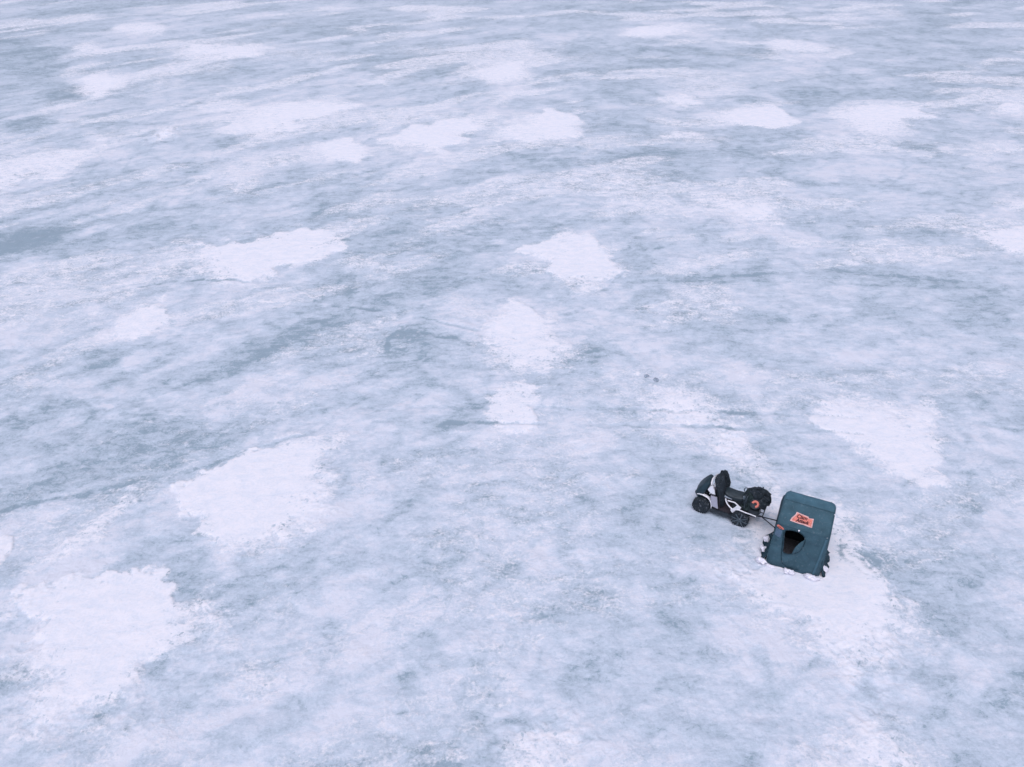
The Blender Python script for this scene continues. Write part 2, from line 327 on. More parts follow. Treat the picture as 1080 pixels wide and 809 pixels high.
TRACK = [
(0.13,0.55,[(4.11,24.98),(7.63,25.42),(11.91,25.81),(14.53,25.35),(18.41,24.54)]),
(0.1,0.5,[(5.49,25.05),(10.58,24.9),(15.57,24.61),(18.21,24.19)]),
(0.06,-0.7,[(-10.72,16.95),(-9.38,16.86),(-7.79,16.78)]),
(0.06,-0.6,[(-12.62,14.18),(-11.42,14.6),(-10.15,14.96),(-8.86,15.41)]),
(0.06,-0.6,[(-11.65,13.65),(-10.29,14.18),(-9.28,14.6),(-8.4,14.82)]),
(0.07,-0.6,[(0.0,16.44),(1.55,16.57),(3.09,16.57),(4.62,16.44)]),
(0.06,-0.6,[(-3.1,22.4),(-2.34,21.96),(-1.23,21.48)]),
(0.07,0.6,[(-4.23,17.25),(-2.65,17.3),(0.0,17.34),(3.96,17.21),(6.83,17.08),(8.37,16.95),(10.15,16.82),(11.63,16.65),(13.98,16.44)]),
(0.075,0.72,[(-3.63,16.69),(0.0,16.65),(2.58,16.57),(5.64,16.44),(8.41,16.28),(10.38,16.12)]),
(0.075,1.0,[(-6.87,23.5),(-3.1,22.4),(-1.24,21.66),(0.0,21.07),(1.49,20.51),(2.65,20.23)]),
(0.075,0.8,[(-3.38,21.48),(-1.2,20.9),(0.0,20.4),(1.02,19.96)]),
(0.07,-0.9,[(-12.82,18.07),(-11.62,17.52),(-10.3,17.21),(-8.13,17.03),(-6.26,16.86)]),
(0.075,1.0,[(-13.2,24.61),(-12.32,24.98),(-11.34,25.13),(-10.14,25.13),(-9.39,24.9)]),
(0.06,0.6,[(-13.92,23.91),(-13.2,24.19),(-12.33,24.54)]),
(0.055,0.5,[(7.42,12.32),(7.97,11.78)]),
(0.055,0.5,[(7.43,12.18),(8.01,11.62)]),
(0.055,0.5,[(7.36,12.09),(7.87,11.49)]),
(0.055,0.5,[(7.3,11.92),(7.67,11.43)]),
(0.055,0.5,[(7.6,12.35),(7.99,11.95)]),
(0.1,0.8,[(1.59,22.52),(2.19,23.04),(2.65,23.91),(3.38,24.61),(4.28,25.88),(5.95,27.93)]),
(0.08,0.6,[(-4.01,20.45),(-3.41,21.78),(-2.86,23.24)]),
(0.08,0.6,[(-8.53,14.5),(-7.63,15.04),(-6.56,15.57),(-5.55,16.04),(-5.16,16.61),(-4.46,17.84)]),
(0.07,0.5,[(-12.24,13.26),(-11.79,13.49),(-11.01,13.75),(-10.2,13.98),(-9.17,14.32)]),
(0.09,0.5,[(1.26,8.82),(1.76,8.43),(2.07,8.1),(2.56,7.9),(3.4,7.84),(4.77,7.86)]),
(0.07,0.5,[(-4.76,18.79),(-4.03,19.54),(-2.9,19.81)]),
(0.07,0.45,[(-12.81,15.92),(-11.73,16.86),(-10.73,17.61),(-9.71,18.54)])]

def hash2(ix, iy, seed):
    h = (ix.astype(np.int64) * 374761393 + iy.astype(np.int64) * 668265263 + seed * 974711) & 0xFFFFFFFF
    h = ((h ^ (h >> 13)) * 1274126177) & 0xFFFFFFFF
    h = (h ^ (h >> 16)) & 0xFFFF
    return h.astype(np.float32) / 65535.0

def vnoise(x, y, seed):
    fx = np.floor(x); fy = np.floor(y); ix = fx.astype(np.int64); iy = fy.astype(np.int64)
    u = (x - fx).astype(np.float32); v = (y - fy).astype(np.float32)
    u = u * u * u * (u * (u * 6 - 15) + 10); v = v * v * v * (v * (v * 6 - 15) + 10)
    a = hash2(ix, iy, seed); b = hash2(ix + 1, iy, seed); c = hash2(ix, iy + 1, seed); d = hash2(ix + 1, iy + 1, seed)
    return (a + (b - a) * u) * (1 - v) + (c + (d - c) * u) * v

def fbm(x, y, seed, octs=5, gain=.55, sp=None, rot=.6):
    """about 0.5 mean; octaves finer than the grid spacing sp are faded out"""
    out = np.zeros_like(x, dtype=np.float32); tot = 0; amp = 1.0; wl = 1.0
    ca, sa = math.cos(rot), math.sin(rot)
    for o in range(octs):
        n = vnoise(x, y, seed + o * 17) - .5
        if sp is not None: n = n * np.clip(wl / (2 * sp) - .4, 0, 1)
        out += amp * n; tot += amp; amp *= gain; wl *= .5
        x, y = (x * ca - y * sa) * 2.03 + 5.3, (x * sa + y * ca) * 2.03 + 9.1
    return out / tot * 1.6 + .5

def sstep(a, b, x):
    t = np.clip((x - a) / (b - a), 0, 1); return t * t * (3 - 2 * t)

def sdist(px, py, poly):
    d = np.full(px.shape, 1e9); inside = np.zeros(px.shape, bool); n = len(poly)
    for i in range(n):
        x0, y0 = poly[i]; x1, y1 = poly[(i + 1) % n]
        ex, ey = x1 - x0, y1 - y0; wx, wy = px - x0, py - y0
        t = np.clip((wx * ex + wy * ey) / (ex * ex + ey * ey + 1e-9), 0, 1)
        d = np.minimum(d, (wx - ex * t) ** 2 + (wy - ey * t) ** 2)
        c = ((y0 > py) != (y1 > py)) & (px < ex * (py - y0) / (ey if abs(ey) > 1e-9 else 1e-9) + x0)
        inside ^= c
    d = np.sqrt(d); return np.where(inside, d, -d)

def sline(px, py, pts):
    d = np.full(px.shape, 1e9)
    for i in range(len(pts) - 1):
        x0, y0 = pts[i]; x1, y1 = pts[i + 1]
        ex, ey = x1 - x0, y1 - y0; wx, wy = px - x0, py - y0
        t = np.clip((wx * ex + wy * ey) / (ex * ex + ey * ey + 1e-9), 0, 1)
        d = np.minimum(d, (wx - ex * t) ** 2 + (wy - ey * t) ** 2)
    return np.sqrt(d)

def area(poly):
    return abs(sum(poly[i][0] * poly[(i + 1) % len(poly)][1] - poly[(i + 1) % len(poly)][0] * poly[i][1] for i in range(len(poly)))) / 2

NX, NY = 1250, 1000
# rows: fine where the lake is near, ever wider towards the horizon
th = np.linspace(math.radians(67), math.radians(7.2), NY - 40)
ys = 13.0 / np.tan(th)
ys = np.concatenate([np.linspace(-60, ys[0] - .4, 14), ys, np.geomspace(ys[-1] * 1.03, 4000, 26)])
tail = np.geomspace(1.01, 40, 26)
us = np.concatenate([-tail[::-1], np.linspace(-1, 1, NX - 52), tail])
half = 1.3 * (5.2 + .54 * np.maximum(ys, -4))
Xg = (us[None, :] * half[:, None]).astype(np.float64); Yg = np.repeat(ys[:, None], NX, 1)
sp = (np.maximum(np.gradient(ys), half * 2 / NX)[:, None] * np.sqrt(np.maximum(1, np.gradient(us) * NX / 2))[None, :] * .8).astype(np.float32)
X = Xg.ravel(); Y = Yg.ravel(); SP = sp.ravel()

# wind-laid streaks: they swing from along-view on the left to across on the right
G = .42 * X - .40 * 11 * np.log(np.cosh(np.clip(X / 11, -30, 30)))
wa = (fbm(X * .16, Y * .16, 11, 3) - .5) * 2.0; wb = (fbm(X * .16 + 40, Y * .16, 12, 3) - .5) * 1.3
V = Y - G + wb; U = X + wa
streak = fbm(U * .26, V * .66, 21, 5, .58, SP * .66)
streak2 = fbm(U * .8 + 7, V * 2.2, 22, 4, .6, SP * 2.0)
large = fbm(X * .10, Y * .10, 31, 4, .5, SP * .1)
cx = X + (fbm(X * .8, Y * .8, 41, 3, .5, SP * .8) - .5) * 1.3; cy = Y + (fbm(X * .8 + 9, Y * .8, 42, 3, .5, SP * .8) - .5) * 1.3
cloud = fbm(cx * .7, cy * .7, 43, 4, .5, SP * .7)
edge = fbm(X * 2.2, Y * 2.2, 51, 5, .62, SP * 2.2)
mid = fbm(X * .9, Y * .9, 52, 4, .55, SP * .9)

soft = .55 + 1.9 * sstep(.30, .72, fbm(X * .35 + 5, Y * .35, 57, 3))   # here sharp-rimmed, there feathered
def field(polys, crisp):
    F = np.zeros(X.shape, np.float32)
    for s, p in polys:
        A = math.sqrt(area(p)); 
        w = min(1.3, max(.16, A * (.21 if s > .9 else .30 if s > .7 else .42))) * (1.4 if p[0][1] > 28 else 1) if crisp == 1 else A * .8 if crisp == 2 else max(.1, A * .22)
        xs = [q[0] for q in p]; yy = [q[1] for q in p]; mg = w * 2 + A * .3
        ix = np.nonzero((X > min(xs) - mg) & (X < max(xs) + mg) & (Y > min(yy) - mg) & (Y < max(yy) + mg))[0]
        if not len(ix): continue
        wob = (edge[ix] - .5) * min(A * .22, .6) + (mid[ix] - .5) * min(A * .30, 1.1) + (streak[ix] - .5) * A * .12
        d = sdist(X[ix], Y[ix], p) + wob
        F[ix] = np.maximum(F[ix], s * (sstep(-w, w, d) if crisp != 1 else sstep(-1.15, .85, d / (w * soft[ix]))))
    return F

snow = field(SNOW, 1)
halo = field(SNOW, 2)
dark = field(DARK, 0)
churn = field(CHURN, 0)
track = np.zeros(X.shape, np.float32); pale = np.zeros(X.shape, np.float32)
for w, s, p in TRACK:
    xs = [q[0] for q in p]; yy = [q[1] for q in p]
    ix = np.nonzero((X > min(xs) - 1) & (X < max(xs) + 1) & (Y > min(yy) - 1) & (Y < max(yy) + 1))[0]
    d = sline(X[ix] + (mid[ix] - .5) * .5, Y[ix] + (edge[ix] - .5) * .25, p)
    brk = sstep(.34, .55, fbm(X[ix] * .8, Y[ix] * .8, 61, 3))
    ww = np.maximum(w, SP[ix] * .6)
    brk = np.maximum(brk, float(w < .056))
    line = brk * (1 - sstep(ww * .5, ww * 1.5, d))
    if s > 0: track[ix] = np.maximum(track[ix], s * line)
    else: pale[ix] = np.maximum(pale[ix], -s * line)

def veins(f, seed):
    n = fbm(U * f * .6 + 11, V * f * 1.2 + 4, seed, 4, .5, SP * f)
    return sstep(.955, 1.0, 1 - np.abs(2 * n - 1)) * sstep(.48, .62, fbm(X * .15, Y * .15, seed + 5, 3))
vein = np.maximum(veins(.22, 95), .7 * veins(.6, 97))
rim = sstep(.80, 1.0, 1 - np.abs(2 * fbm(cx * .55 + 3, cy * .75, 99, 3, .45, SP * .6) - 1)) * sstep(30, 12, Y)
far = sstep(30, 60, Y)
ws = np.clip(sstep(9, -4, X - .25 * Y + 4) + far, .35, 1)
def billow(f, seed, warp):
    # pale cells parted by thin dark seams, as in refrozen slush
    x = (U * .8 + X * .2 + warp * (fbm(X * f * .9, Y * f * .9, seed + 1, 3, .5, SP * f) - .5) / f)
    y = (V * .6 + Y * .4 + warp * (fbm(X * f * .9 + 31, Y * f * .9, seed + 2, 3, .5, SP * f) - .5) / f)
    lod = np.clip(1 / (2.2 * SP * f) - .5, 0, 1)
    n = np.abs(2 * fbm(x * f * .8, y * f * 1.15, seed, 3, .42, SP * f) - 1)
    return (np.minimum(n * 1.9, 1) - .52) * lod
cells = .50 * billow(.28, 131, 1.3) + .55 * billow(.62, 141, 1.2) + .40 * billow(1.35, 151, 1.1) + .30 * billow(2.9, 161, 1.0)
# milky rounded pans frozen into the near ice
def pans(f, seed):
    out = np.zeros(X.shape, np.float32); ix = np.nonzero((Y > 4) & (Y < 30) & (np.abs(X) < 22))[0]
    x = (X[ix] + (cloud[ix] - .5) * .9 + (mid[ix] - .5) * .7) * f; y = (Y[ix] * 1.15 + (mid[ix] - .5) * .9 + (edge[ix] - .5) * .25) * f
    cxi = np.floor(x); cyi = np.floor(y); best = np.full(x.shape, 9.0, np.float32); val = np.zeros(x.shape, np.float32)
    for a in (-1, 0, 1):
        for b_ in (-1, 0, 1):
            i0 = (cxi + a).astype(np.int64); j0 = (cyi + b_).astype(np.int64)
            d = np.hypot(x - i0 - hash2(i0, j0, seed), y - j0 - hash2(i0, j0, seed + 3)).astype(np.float32)
            m = d < best; best = np.where(m, d, best); val = np.where(m, hash2(i0, j0, seed + 7), val)
    out[ix] = (sstep(.62, .22, best) * sstep(.25, .8, val) - .30 * sstep(.10, .0, np.abs(best - .62)) * (val > .3)) * sstep(28, 18, Y[ix])
    return out
pan = pans(.75, 801) + .6 * pans(1.5, 831)
tone = (.37 + .21 * pan + (.25 + .27 * ws + .07 * far) * (streak - .5) + .30 * (cloud - .5) + (.20 + .25 * ws) * (streak2 - .5) + .40 * (large - .5)
        + .50 * cells + .24 * halo - .76 * dark - .22 * vein + .35 * pale)
tone = np.where(tone < .34, .34 - (.34 - tone) * .55, tone)
drift = .03 * far + fbm(U * .17 + 3, V * .38, 71, 5, .58, SP * .38)           # thin drifted frost between the patches
snow = np.maximum(snow, (sstep(.48, .80, drift) * (.36 + .14 * sstep(14, 28, Y) + .06 * far)).astype(np.float32) * (1 - .8 * dark))
snow = snow - .50 * track * sstep(.2, .4, snow)

ss = sstep(.3, .8, snow)
Z = .022 * ss + .05 * (mid - .5) * (1 - ss) + .035 * (edge - .5) * (.35 + .65 * (1 - ss)) - .012 * track
Z += churn * (np.abs(fbm(X * 3.0, Y * 3.0, 81, 4, .6, SP * 3) - .5)) * -.07 + churn * .01
Z += .10 * (fbm(X * .06, Y * .06, 91, 2) - .5)
# broken slab edge heaved up through the ice, far left
for (hx, hy, hr, hh) in [(-18.86, 42.08, 0.9, 0.1), (-18.64, 42.75, 0.6, 0.08), (-26.73, 44.15, 1.2, 0.06), (-18.9, 41.11, 0.7, 0.08)]:
    d = np.hypot(X - hx, (Y - hy) * .6)
    Z += hh * np.exp(-(d / hr) ** 2) * (.3 + 1.4 * np.abs(edge - .5) * 2)
# trodden flat where the shelter and the scooter stand
flat = np.minimum(1, sstep(.75, 1.5, np.hypot((X - 6.35) * 1.0, (Y - 12.0) * .8))) * sstep(.45, 1.0, np.hypot((X - 5.0) * .75, (Y - 13.3) * 1.1))
Z = Z * (.08 + .92 * flat)
Zg = Z.reshape(NY, NX)

def ground_z(x, y):
    j = int(np.clip(np.searchsorted(ys, y), 1, NY - 1)); h = np.interp(y, ys, half)
    i = int(np.clip(np.searchsorted(us, x / h), 0, NX - 1))
    return float(Zg[j, i])

me = bpy.data.meshes.new('frozen_lake')
nv = NX * NY
co = np.empty((nv, 3), np.float32); co[:, 0] = X; co[:, 1] = Y; co[:, 2] = Z
idx = np.arange(nv, dtype=np.int32).reshape(NY, NX)
q = np.stack([idx[:-1, :-1], idx[:-1, 1:], idx[1:, 1:], idx[1:, :-1]], -1).reshape(-1, 4)
nf = len(q)
me.vertices.add(nv); me.vertices.foreach_set('co', co.ravel())
me.loops.add(nf * 4); me.loops.foreach_set('vertex_index', q.ravel())
me.polygons.add(nf); me.polygons.foreach_set('loop_start', np.arange(0, nf * 4, 4, dtype=np.int32))
me.polygons.foreach_set('use_smooth', np.ones(nf, bool))
me.update(calc_edges=True)
for nm, arr in (('snow', snow), ('tone', tone), ('churn', churn), ('track', track)):
    a = me.attributes.new(nm, 'FLOAT', 'POINT'); a.data.foreach_set('value', arr.astype(np.float32))

def ice_material():
    m, nt, b = new_mat('lake_ice_and_snow'); L = nt.links.new
    geo = nd(nt, 'ShaderNodeNewGeometry'); P = geo.outputs['Position']
    at = {k: nd(nt, 'ShaderNodeAttribute', attribute_name=k).outputs['Fac'] for k in ('snow', 'tone', 'churn', 'track')}
    def noise(scale, detail, rough=.6, vec=None, dist=0.0):
        n = nd(nt, 'ShaderNodeTexNoise'); n.inputs['Scale'].default_value = scale; n.inputs['Detail'].default_value = detail
        n.inputs['Roughness'].default_value = rough; n.inputs['Distortion'].default_value = dist
        L(vec or P, n.inputs['Vector']); return n.outputs['Fac']
    def mth(op, a, b_=None, c=None, clamp=False):
        n = nd(nt, 'ShaderNodeMath', operation=op); n.use_clamp = clamp
        for i, v in enumerate((a, b_, c)):
            if v is None: continue
            if isinstance(v, (int, float)): n.inputs[i].default_value = v
            else: L(v, n.inputs[i])
        return n.outputs[0]
    def mrange(v, a, b_, c=0.0, d=1.0):
        n = nd(nt, 'ShaderNodeMapRange', interpolation_type='SMOOTHSTEP'); L(v, n.inputs['Value'])
        for k, x in zip(('From Min', 'From Max', 'To Min', 'To Max'), (a, b_, c, d)): n.inputs[k].default_value = x
        return n.outputs[0]
    mp = nd(nt, 'ShaderNodeMapping'); mp.inputs['Scale'].default_value = (.55, 1.5, 1); mp.inputs['Rotation'].default_value = (0, 0, -.35)
    L(P, mp.inputs['Vector'])
    mp0 = nd(nt, 'ShaderNodeMapping'); mp0.inputs['Scale'].default_value = (.75, 1.3, 1); mp0.inputs['Rotation'].default_value = (0, 0, -.30)
    L(P, mp0.inputs['Vector'])
    n_e = noise(3.4, 10, .70, mp0.outputs[0], .5)                    # ragged rims of the drifts
    n_f = noise(15, 7, .7)                      # crumbs
    n_s = noise(3.2, 8, .66, mp.outputs[0], .6) # brushed streaks
    n_g = noise(45, 5, .75)                     # grain
    n_p = noise(1.1, 4, .5, None, 1.2)          # milky clouds frozen in
    # tone of the bare ice
    t = mth('MULTIPLY_ADD', mth('SUBTRACT', n_s, .5), 1.3, at['tone'])
    t = mth('MULTIPLY_ADD', mth('SUBTRACT', n_p, .5), .40, t)
    t = mth('MULTIPLY_ADD', mth('SUBTRACT', n_f, .5), .75, t)
    t = mth('MULTIPLY_ADD', mth('SUBTRACT', n_g, .5), .55, t)
    t = mth('MULTIPLY_ADD', mrange(n_f, .57, .72), .13, t)         # frost flecks
    t = mth('SUBTRACT', t, mth('MULTIPLY', at['track'], .46))
    # thin refrozen seams (dark) and frost hairs (pale)
    def ridge(scale, detail, dist, lo):
        n = noise(scale, detail, .55, mp0.outputs[0], dist)
        a = mth('ABSOLUTE', mth('MULTIPLY_ADD', n, 2.0, -1.0))
        return mrange(mth('SUBTRACT', 1.0, a), lo, 1.0)
    t = mth('SUBTRACT', t, mth('MULTIPLY', ridge(1.3, 5, 1.0, .955), .17))
    t = mth('SUBTRACT', t, mth('MULTIPLY', ridge(4.0, 4, 1.2, .93), .13))
    t = mth('MULTIPLY_ADD', ridge(3.1, 5, 1.6, .955), .16, t)
    # crumbled pits along the rims of the drifts
    s0 = mth('MULTIPLY_ADD', mth('SUBTRACT', n_e, .5), .9, at['snow'])
    pit = mth('MULTIPLY', mth('MULTIPLY', mrange(s0, .30, .55), mrange(s0, 1.02, .70)), mrange(noise(8.5, 4, .6), .585, .655))
    t = mth('SUBTRACT', t, mth('MULTIPLY', pit, .22))
    ramp = nd(nt, 'ShaderNodeValToRGB'); cr = ramp.color_ramp
    stops = [(.0, (.275, .365, .440)), (.20, (.410, .495, .582)), (.42, (.482, .565, .662)), (.60, (.538, .612, .712)), (.80, (.598, .656, .752)), (1.0, (.675, .706, .790))]
    cr.elements[0].position = stops[0][0]; cr.elements[0].color = stops[0][1] + (1,)
    cr.elements[1].position = stops[-1][0]; cr.elements[1].color = stops[-1][1] + (1,)
    for p_, c_ in stops[1:-1]:
        e = cr.elements.new(p_); e.color = c_ + (1,)
    L(t, ramp.inputs['Fac'])
    # snow cover
    s = mth('MULTIPLY_ADD', mth('SUBTRACT', n_e, .5), 1.25, at['snow'])
    s = mth('MULTIPLY_ADD', mth('SUBTRACT', n_f, .5), 1.0, s)
    s = mth('SUBTRACT', s, mth('MULTIPLY', at['churn'], mrange(n_f, .50, .66, 0, .30)))
    mask = mth('MULTIPLY', mrange(s, .27, .74), mth('SUBTRACT', 1.0, mth('MULTIPLY', pit, .85)))
    sn = nd(nt, 'ShaderNodeValToRGB'); sn.color_ramp.elements[0].color = (.69, .735, .82, 1); sn.color_ramp.elements[1].color = (.810, .808, .862, 1)
    sn.color_ramp.elements[0].position = .32; sn.color_ramp.elements[1].position = .62
    L(mth('MULTIPLY_ADD', mth('SUBTRACT', n_f, .5), .6, n_e), sn.inputs['Fac'])
    mx = nd(nt, 'ShaderNodeMix', data_type='RGBA'); L(mask, mx.inputs[0]); L(ramp.outputs[0], mx.inputs[6]); L(sn.outputs[0], mx.inputs[7])
    L(mx.outputs[2], b.inputs['Base Color'])
    L(mrange(mask, 0, 1, .50, .85), b.inputs['Roughness']); b.inputs['Specular IOR Level'].default_value = .3
    h = mth('MULTIPLY_ADD', mask, .003, mth('MULTIPLY', n_f, .016))
    h = mth('MULTIPLY_ADD', n_e, .016, h)
    h = mth('MULTIPLY_ADD', n_g, .003, h)
    bp = nd(nt, 'ShaderNodeBump'); bp.inputs['Strength'].default_value = .8; bp.inputs['Distance'].default_value = 1.0
    L(h, bp.inputs['Height']); L(bp.outputs[0], b.inputs['Normal'])
    return m
me.materials.append(ice_material())
lake = bpy.data.objects.new('frozen_lake', me); col.objects.link(lake)
tag(lake, kind='structure')

# ------------------------------------------------------------------ the flip-over ice shelter
SH_O = (6.125, 11.545); SH_A = math.atan2(-.48, 1.04)
gz = .0
sh = empty('ice_shelter', (SH_O[0], SH_O[1], gz), SH_A)
tag(sh, 'dark teal fabric flip-over fishing shelter with an orange sticker above its open door flap', 'ice shelter')

PROF = [(0, 0), (-.02, .5), (0.0, 1.14), (.52, 1.405), (.77, 1.425), (.88, 1.38), (1.2, .9), (1.5, .32)]  # y, z
def hw(z): return .545 + .012 * min(1, z / .6) - max(0, z - .6) * .055
def chamfer(x):
    return (.09 if x > 0 else .03) * sstep(.40, .57, abs(x))
rng = np.random.RandomState(3)
def wr(x, y, s=1.0):
    a = np.array([x * 5 + 3.0]); b_ = np.array([y * 5 + 1.0])
    return float((fbm(a, b_, 301, 4)[0] - .5)) * .05 * s

EZ = 1.14
def shrink(p): return (-.135 + (p[0] + .135) * .91, .86 + (p[1] - .86) * .90)
def lean(z): return -.11 * max(0, 1 - z / EZ)
def fy(x, z): return chamfer(x) - .03 * math.sin(math.pi * min(1, max(0, z / EZ))) + lean(z) + wr(x, z, 1.0) * min(1, max(.15, (EZ - z) * 6))
# front wall: ring mesh round the door opening
OPEN = [(-.365, 1.055), (-.20, 1.10), (-.05, 1.09), (.06, 1.03), (.105, .91), (.10, .75), (.05, .59), (-.03, .48), (-.11, .41), (-.18, .375), (-.245, .375), (-.285, .43), (-.312, .58), (-.34, .78), (-.365, .95)]
OPEN = [shrink(p) for p in OPEN]
oc = (-.13, .79)
def ray_poly(poly, c, a):
    d = (math.cos(a), math.sin(a)); best = None
    for i in range(len(poly)):
        x0, y0 = poly[i][0] - c[0], poly[i][1] - c[1]; x1, y1 = poly[(i + 1) % len(poly)][0] - c[0], poly[(i + 1) % len(poly)][1] - c[1]
        ex, ey = x1 - x0, y1 - y0; den = d[0] * ey - d[1] * ex
        if abs(den) < 1e-12: continue
        t = (x0 * ey - y0 * ex) / den; u = (x0 * d[1] - y0 * d[0]) / den
        if t > 0 and -1e-6 <= u <= 1 + 1e-6 and (best is None or t < best): best = t
    return best
EZ = 1.14
def shrink(p): return (-.135 + (p[0] + .135) * .91, .86 + (p[1] - .86) * .90)
outer = [(-hw(0), -.0), (hw(0), -.0), (hw(.6), .6), (hw(EZ), EZ), (-hw(EZ), EZ), (-hw(.6), .6)]
angs = sorted(set([math.atan2(z - oc[1], x - oc[0]) for x, z in outer] + [math.atan2(z - oc[1], x - oc[0]) for x, z in OPEN] + [math.radians(-179.5 + 4 * k) for k in range(90)]))
bm = bmesh.new(); rows = []
NR = 12
for a in angs:
    ri = ray_poly(OPEN, oc, a); ro = ray_poly(outer, oc, a); row = []
    for k in range(NR + 1):
        r = ri + (ro - ri) * k / NR
        x = oc[0] + math.cos(a) * r; z = oc[1] + math.sin(a) * r
        fall = math.sin(math.pi * min(1, max(0, z / EZ))) 
        y = fy(x, z)
        row.append(bm.verts.new((x, y, z)))
    rows.append(row)
for i in range(len(rows)):
    a_, b_ = rows[i], rows[(i + 1) % len(rows)]
    for k in range(NR): bm.faces.new((a_[k], a_[k + 1], b_[k + 1], b_[k]))
front = link('front_wall', bm, M['fabric'], sh); solid(front, .008)

def prof_at(s):
    # s in [0,1] from front eave over the roof to the sled
    seg = PROF[2:]; Ls = [math.dist(seg[i], seg[i + 1]) for i in range(len(seg) - 1)]; t = s * sum(Ls)
    for i, l in enumerate(Ls):
        if t <= l or i == len(Ls) - 1:
            f = min(1, t / l); return (seg[i][0] + (seg[i + 1][0] - seg[i][0]) * f, seg[i][1] + (seg[i + 1][1] - seg[i][1]) * f)
        t -= l
def corner_in(y):            # the rear pole bends round at its two ends
    return .09 * (1 - math.sqrt(max(0, 1 - min(1, max(0, (y - .62) / .15)) ** 2)))
def roof_half(y, z): return hw(z) - corner_in(y)

def panel(name, pa, pb, mat, nu=24, nv=16, sag=.03):
    bm = bmesh.new()
    def fn(u, v):
        y = pa[0] + (pb[0] - pa[0]) * v; z = pa[1] + (pb[1] - pa[1]) * v
        h = roof_half(y, z); x = (u * 2 - 1) * h
        if v == 0 and name == 'roof_panel': y += chamfer(x)
        elif name == 'roof_panel': y += chamfer(x) * (1 - v) ** 2
        z += -sag * math.sin(math.pi * u) * math.sin(math.pi * v) + wr(x + 7, y, .8) * math.sin(math.pi * u) * (math.sin(math.pi * v))
        return (x, y, z)
    grid(bm, fn, nu, nv)
    o = link(name, bm, mat, sh); solid(o, .008); return o
roof = panel('roof_panel', PROF[2], PROF[3], M['fabric'], 30, 18, .035)
ridge = panel('ridge_panel', PROF[3], PROF[4], M['fabric_lit'], 30, 20, .022)
ridge['label'] = 'flat strip of teal fabric along the top, the light on it painted as a paler tone'
bm = bmesh.new()
def backfn(u, v):
    s0 = .43
    y, z = prof_at(s0 + (1 - s0) * v)
    if v == 0: y, z = PROF[4]
    h = roof_half(y, z) if y < .9 else hw(z) - .09 * max(0, 1 - (y - .9) / .3)
    return ((u * 2 - 1) * h, y, z + wr(u * 2, v * 2, .8) * math.sin(math.pi * u) * math.sin(math.pi * v))
grid(bm, backfn, 24, 18)
o = link('back_wall', bm, M['fabric'], sh); solid(o, .008)
for sd in (-1, 1):
    bm = bmesh.new()
    def sidefn(u, v):
        y, z = prof_at(u)
        h = roof_half(y, z) if y < .9 else hw(z) - .09 * max(0, 1 - (y - .9) / .3)
        yt = y + (chamfer(sd * .57) * (1 - min(1, y / .3)))
        yb = lean(0) + chamfer(sd * .57) + u * (1.48 - lean(0))
        hb = hw(0)
        yy = yt + (yb - yt) * v; zz = z * (1 - v)
        xx = h + (hb - h) * v + .03 * math.sin(math.pi * v) * math.sin(math.pi * u) * -1 + wr(yy + 3, zz, .8) * math.sin(math.pi * v) * math.sin(math.pi * u)
        return (sd * xx, yy, zz)
    grid(bm, sidefn, 30, 16)
    o = link('side_wall', bm, M['fabric'], sh); solid(o, .008, -1 if sd > 0 else 1)

# piping sewn along the pole lines
def piping(pts, r, mat='fabric'):
    bm = bmesh.new(); tube(bm, pts, r, 8); return link('seam_piping', bm, M[mat], sh)
def arc(y, z, n=24, ch=False):
    h = roof_half(y, z)
    return [((i / n * 2 - 1) * h, y + (chamfer((i / n * 2 - 1) * h) if ch else 0), z) for i in range(n + 1)]
piping(arc(0, 1.142, ch=True), .010)
piping(arc(.52, 1.407), .009)
rp = []
for i in range(65):
    a = i / 64
    x = (a * 2 - 1) * (hw(1.42))
    e = max(0, abs(x) - (hw(1.42) - .09)) / .09
    rp.append((x, .77 - .15 * (1 - math.sqrt(max(0, 1 - e * e))) + .008, 1.420))
piping(rp, .016, 'fabric_lit')
for sd in (-1, 1):
    piping([(sd * hw(.02), chamfer(sd * .57) + lean(0), .02), (sd * hw(.4), chamfer(sd * .57) - .02 + lean(.4), .4), (sd * hw(.8), chamfer(sd * .57) - .02 + lean(.8), .8), (sd * hw(EZ), chamfer(sd * .57), EZ),
            (sd * hw(1.3), .26, 1.275), (sd * hw(1.4), .52, 1.405), (sd * hw(1.41), .68, 1.418)], .012)

# highlight on the right fold of the front wall, painted as a paler band
bm = bmesh.new()
grid(bm, lambda u, v: (.40 + .05 * u + .055 * v, fy(.40 + .05 * u + .055 * v, .05 + v * 1.0) - .006, .05 + v * 1.0), 3, 24)
o = link('fold_highlight', bm, M['fabric_lit'], sh); solid(o, .004, 1)
# stitched door outline (zip) running down from the opening
zipline = [(-.378, 1.05), (-.345, .78), (-.318, .58), (-.295, .40), (-.275, .30), (-.235, .19), (-.16, .115), (-.03, .085), (.13, .10)]
bm = bmesh.new(); tube(bm, [(x, fy(x, z) - .004, z) for x, z in [(p.x, p.y) for p in catmull([(a, b, 0) for a, b in zipline], 5)]], .0075, 6)
link('door_zip', bm, M['fabric_dark'], sh)
# rim sewn round the opening
bm = bmesh.new()
pts = [(p.x, p.y) for p in catmull([(a, b, 0) for a, b in OPEN] + [(OPEN[0][0], OPEN[0][1], 0)], 4)]
tube(bm, [(x, fy(x, z) - .003, z) for x, z in pts], .010, 6)
link('opening_rim', bm, M['fabric_dark'], sh)
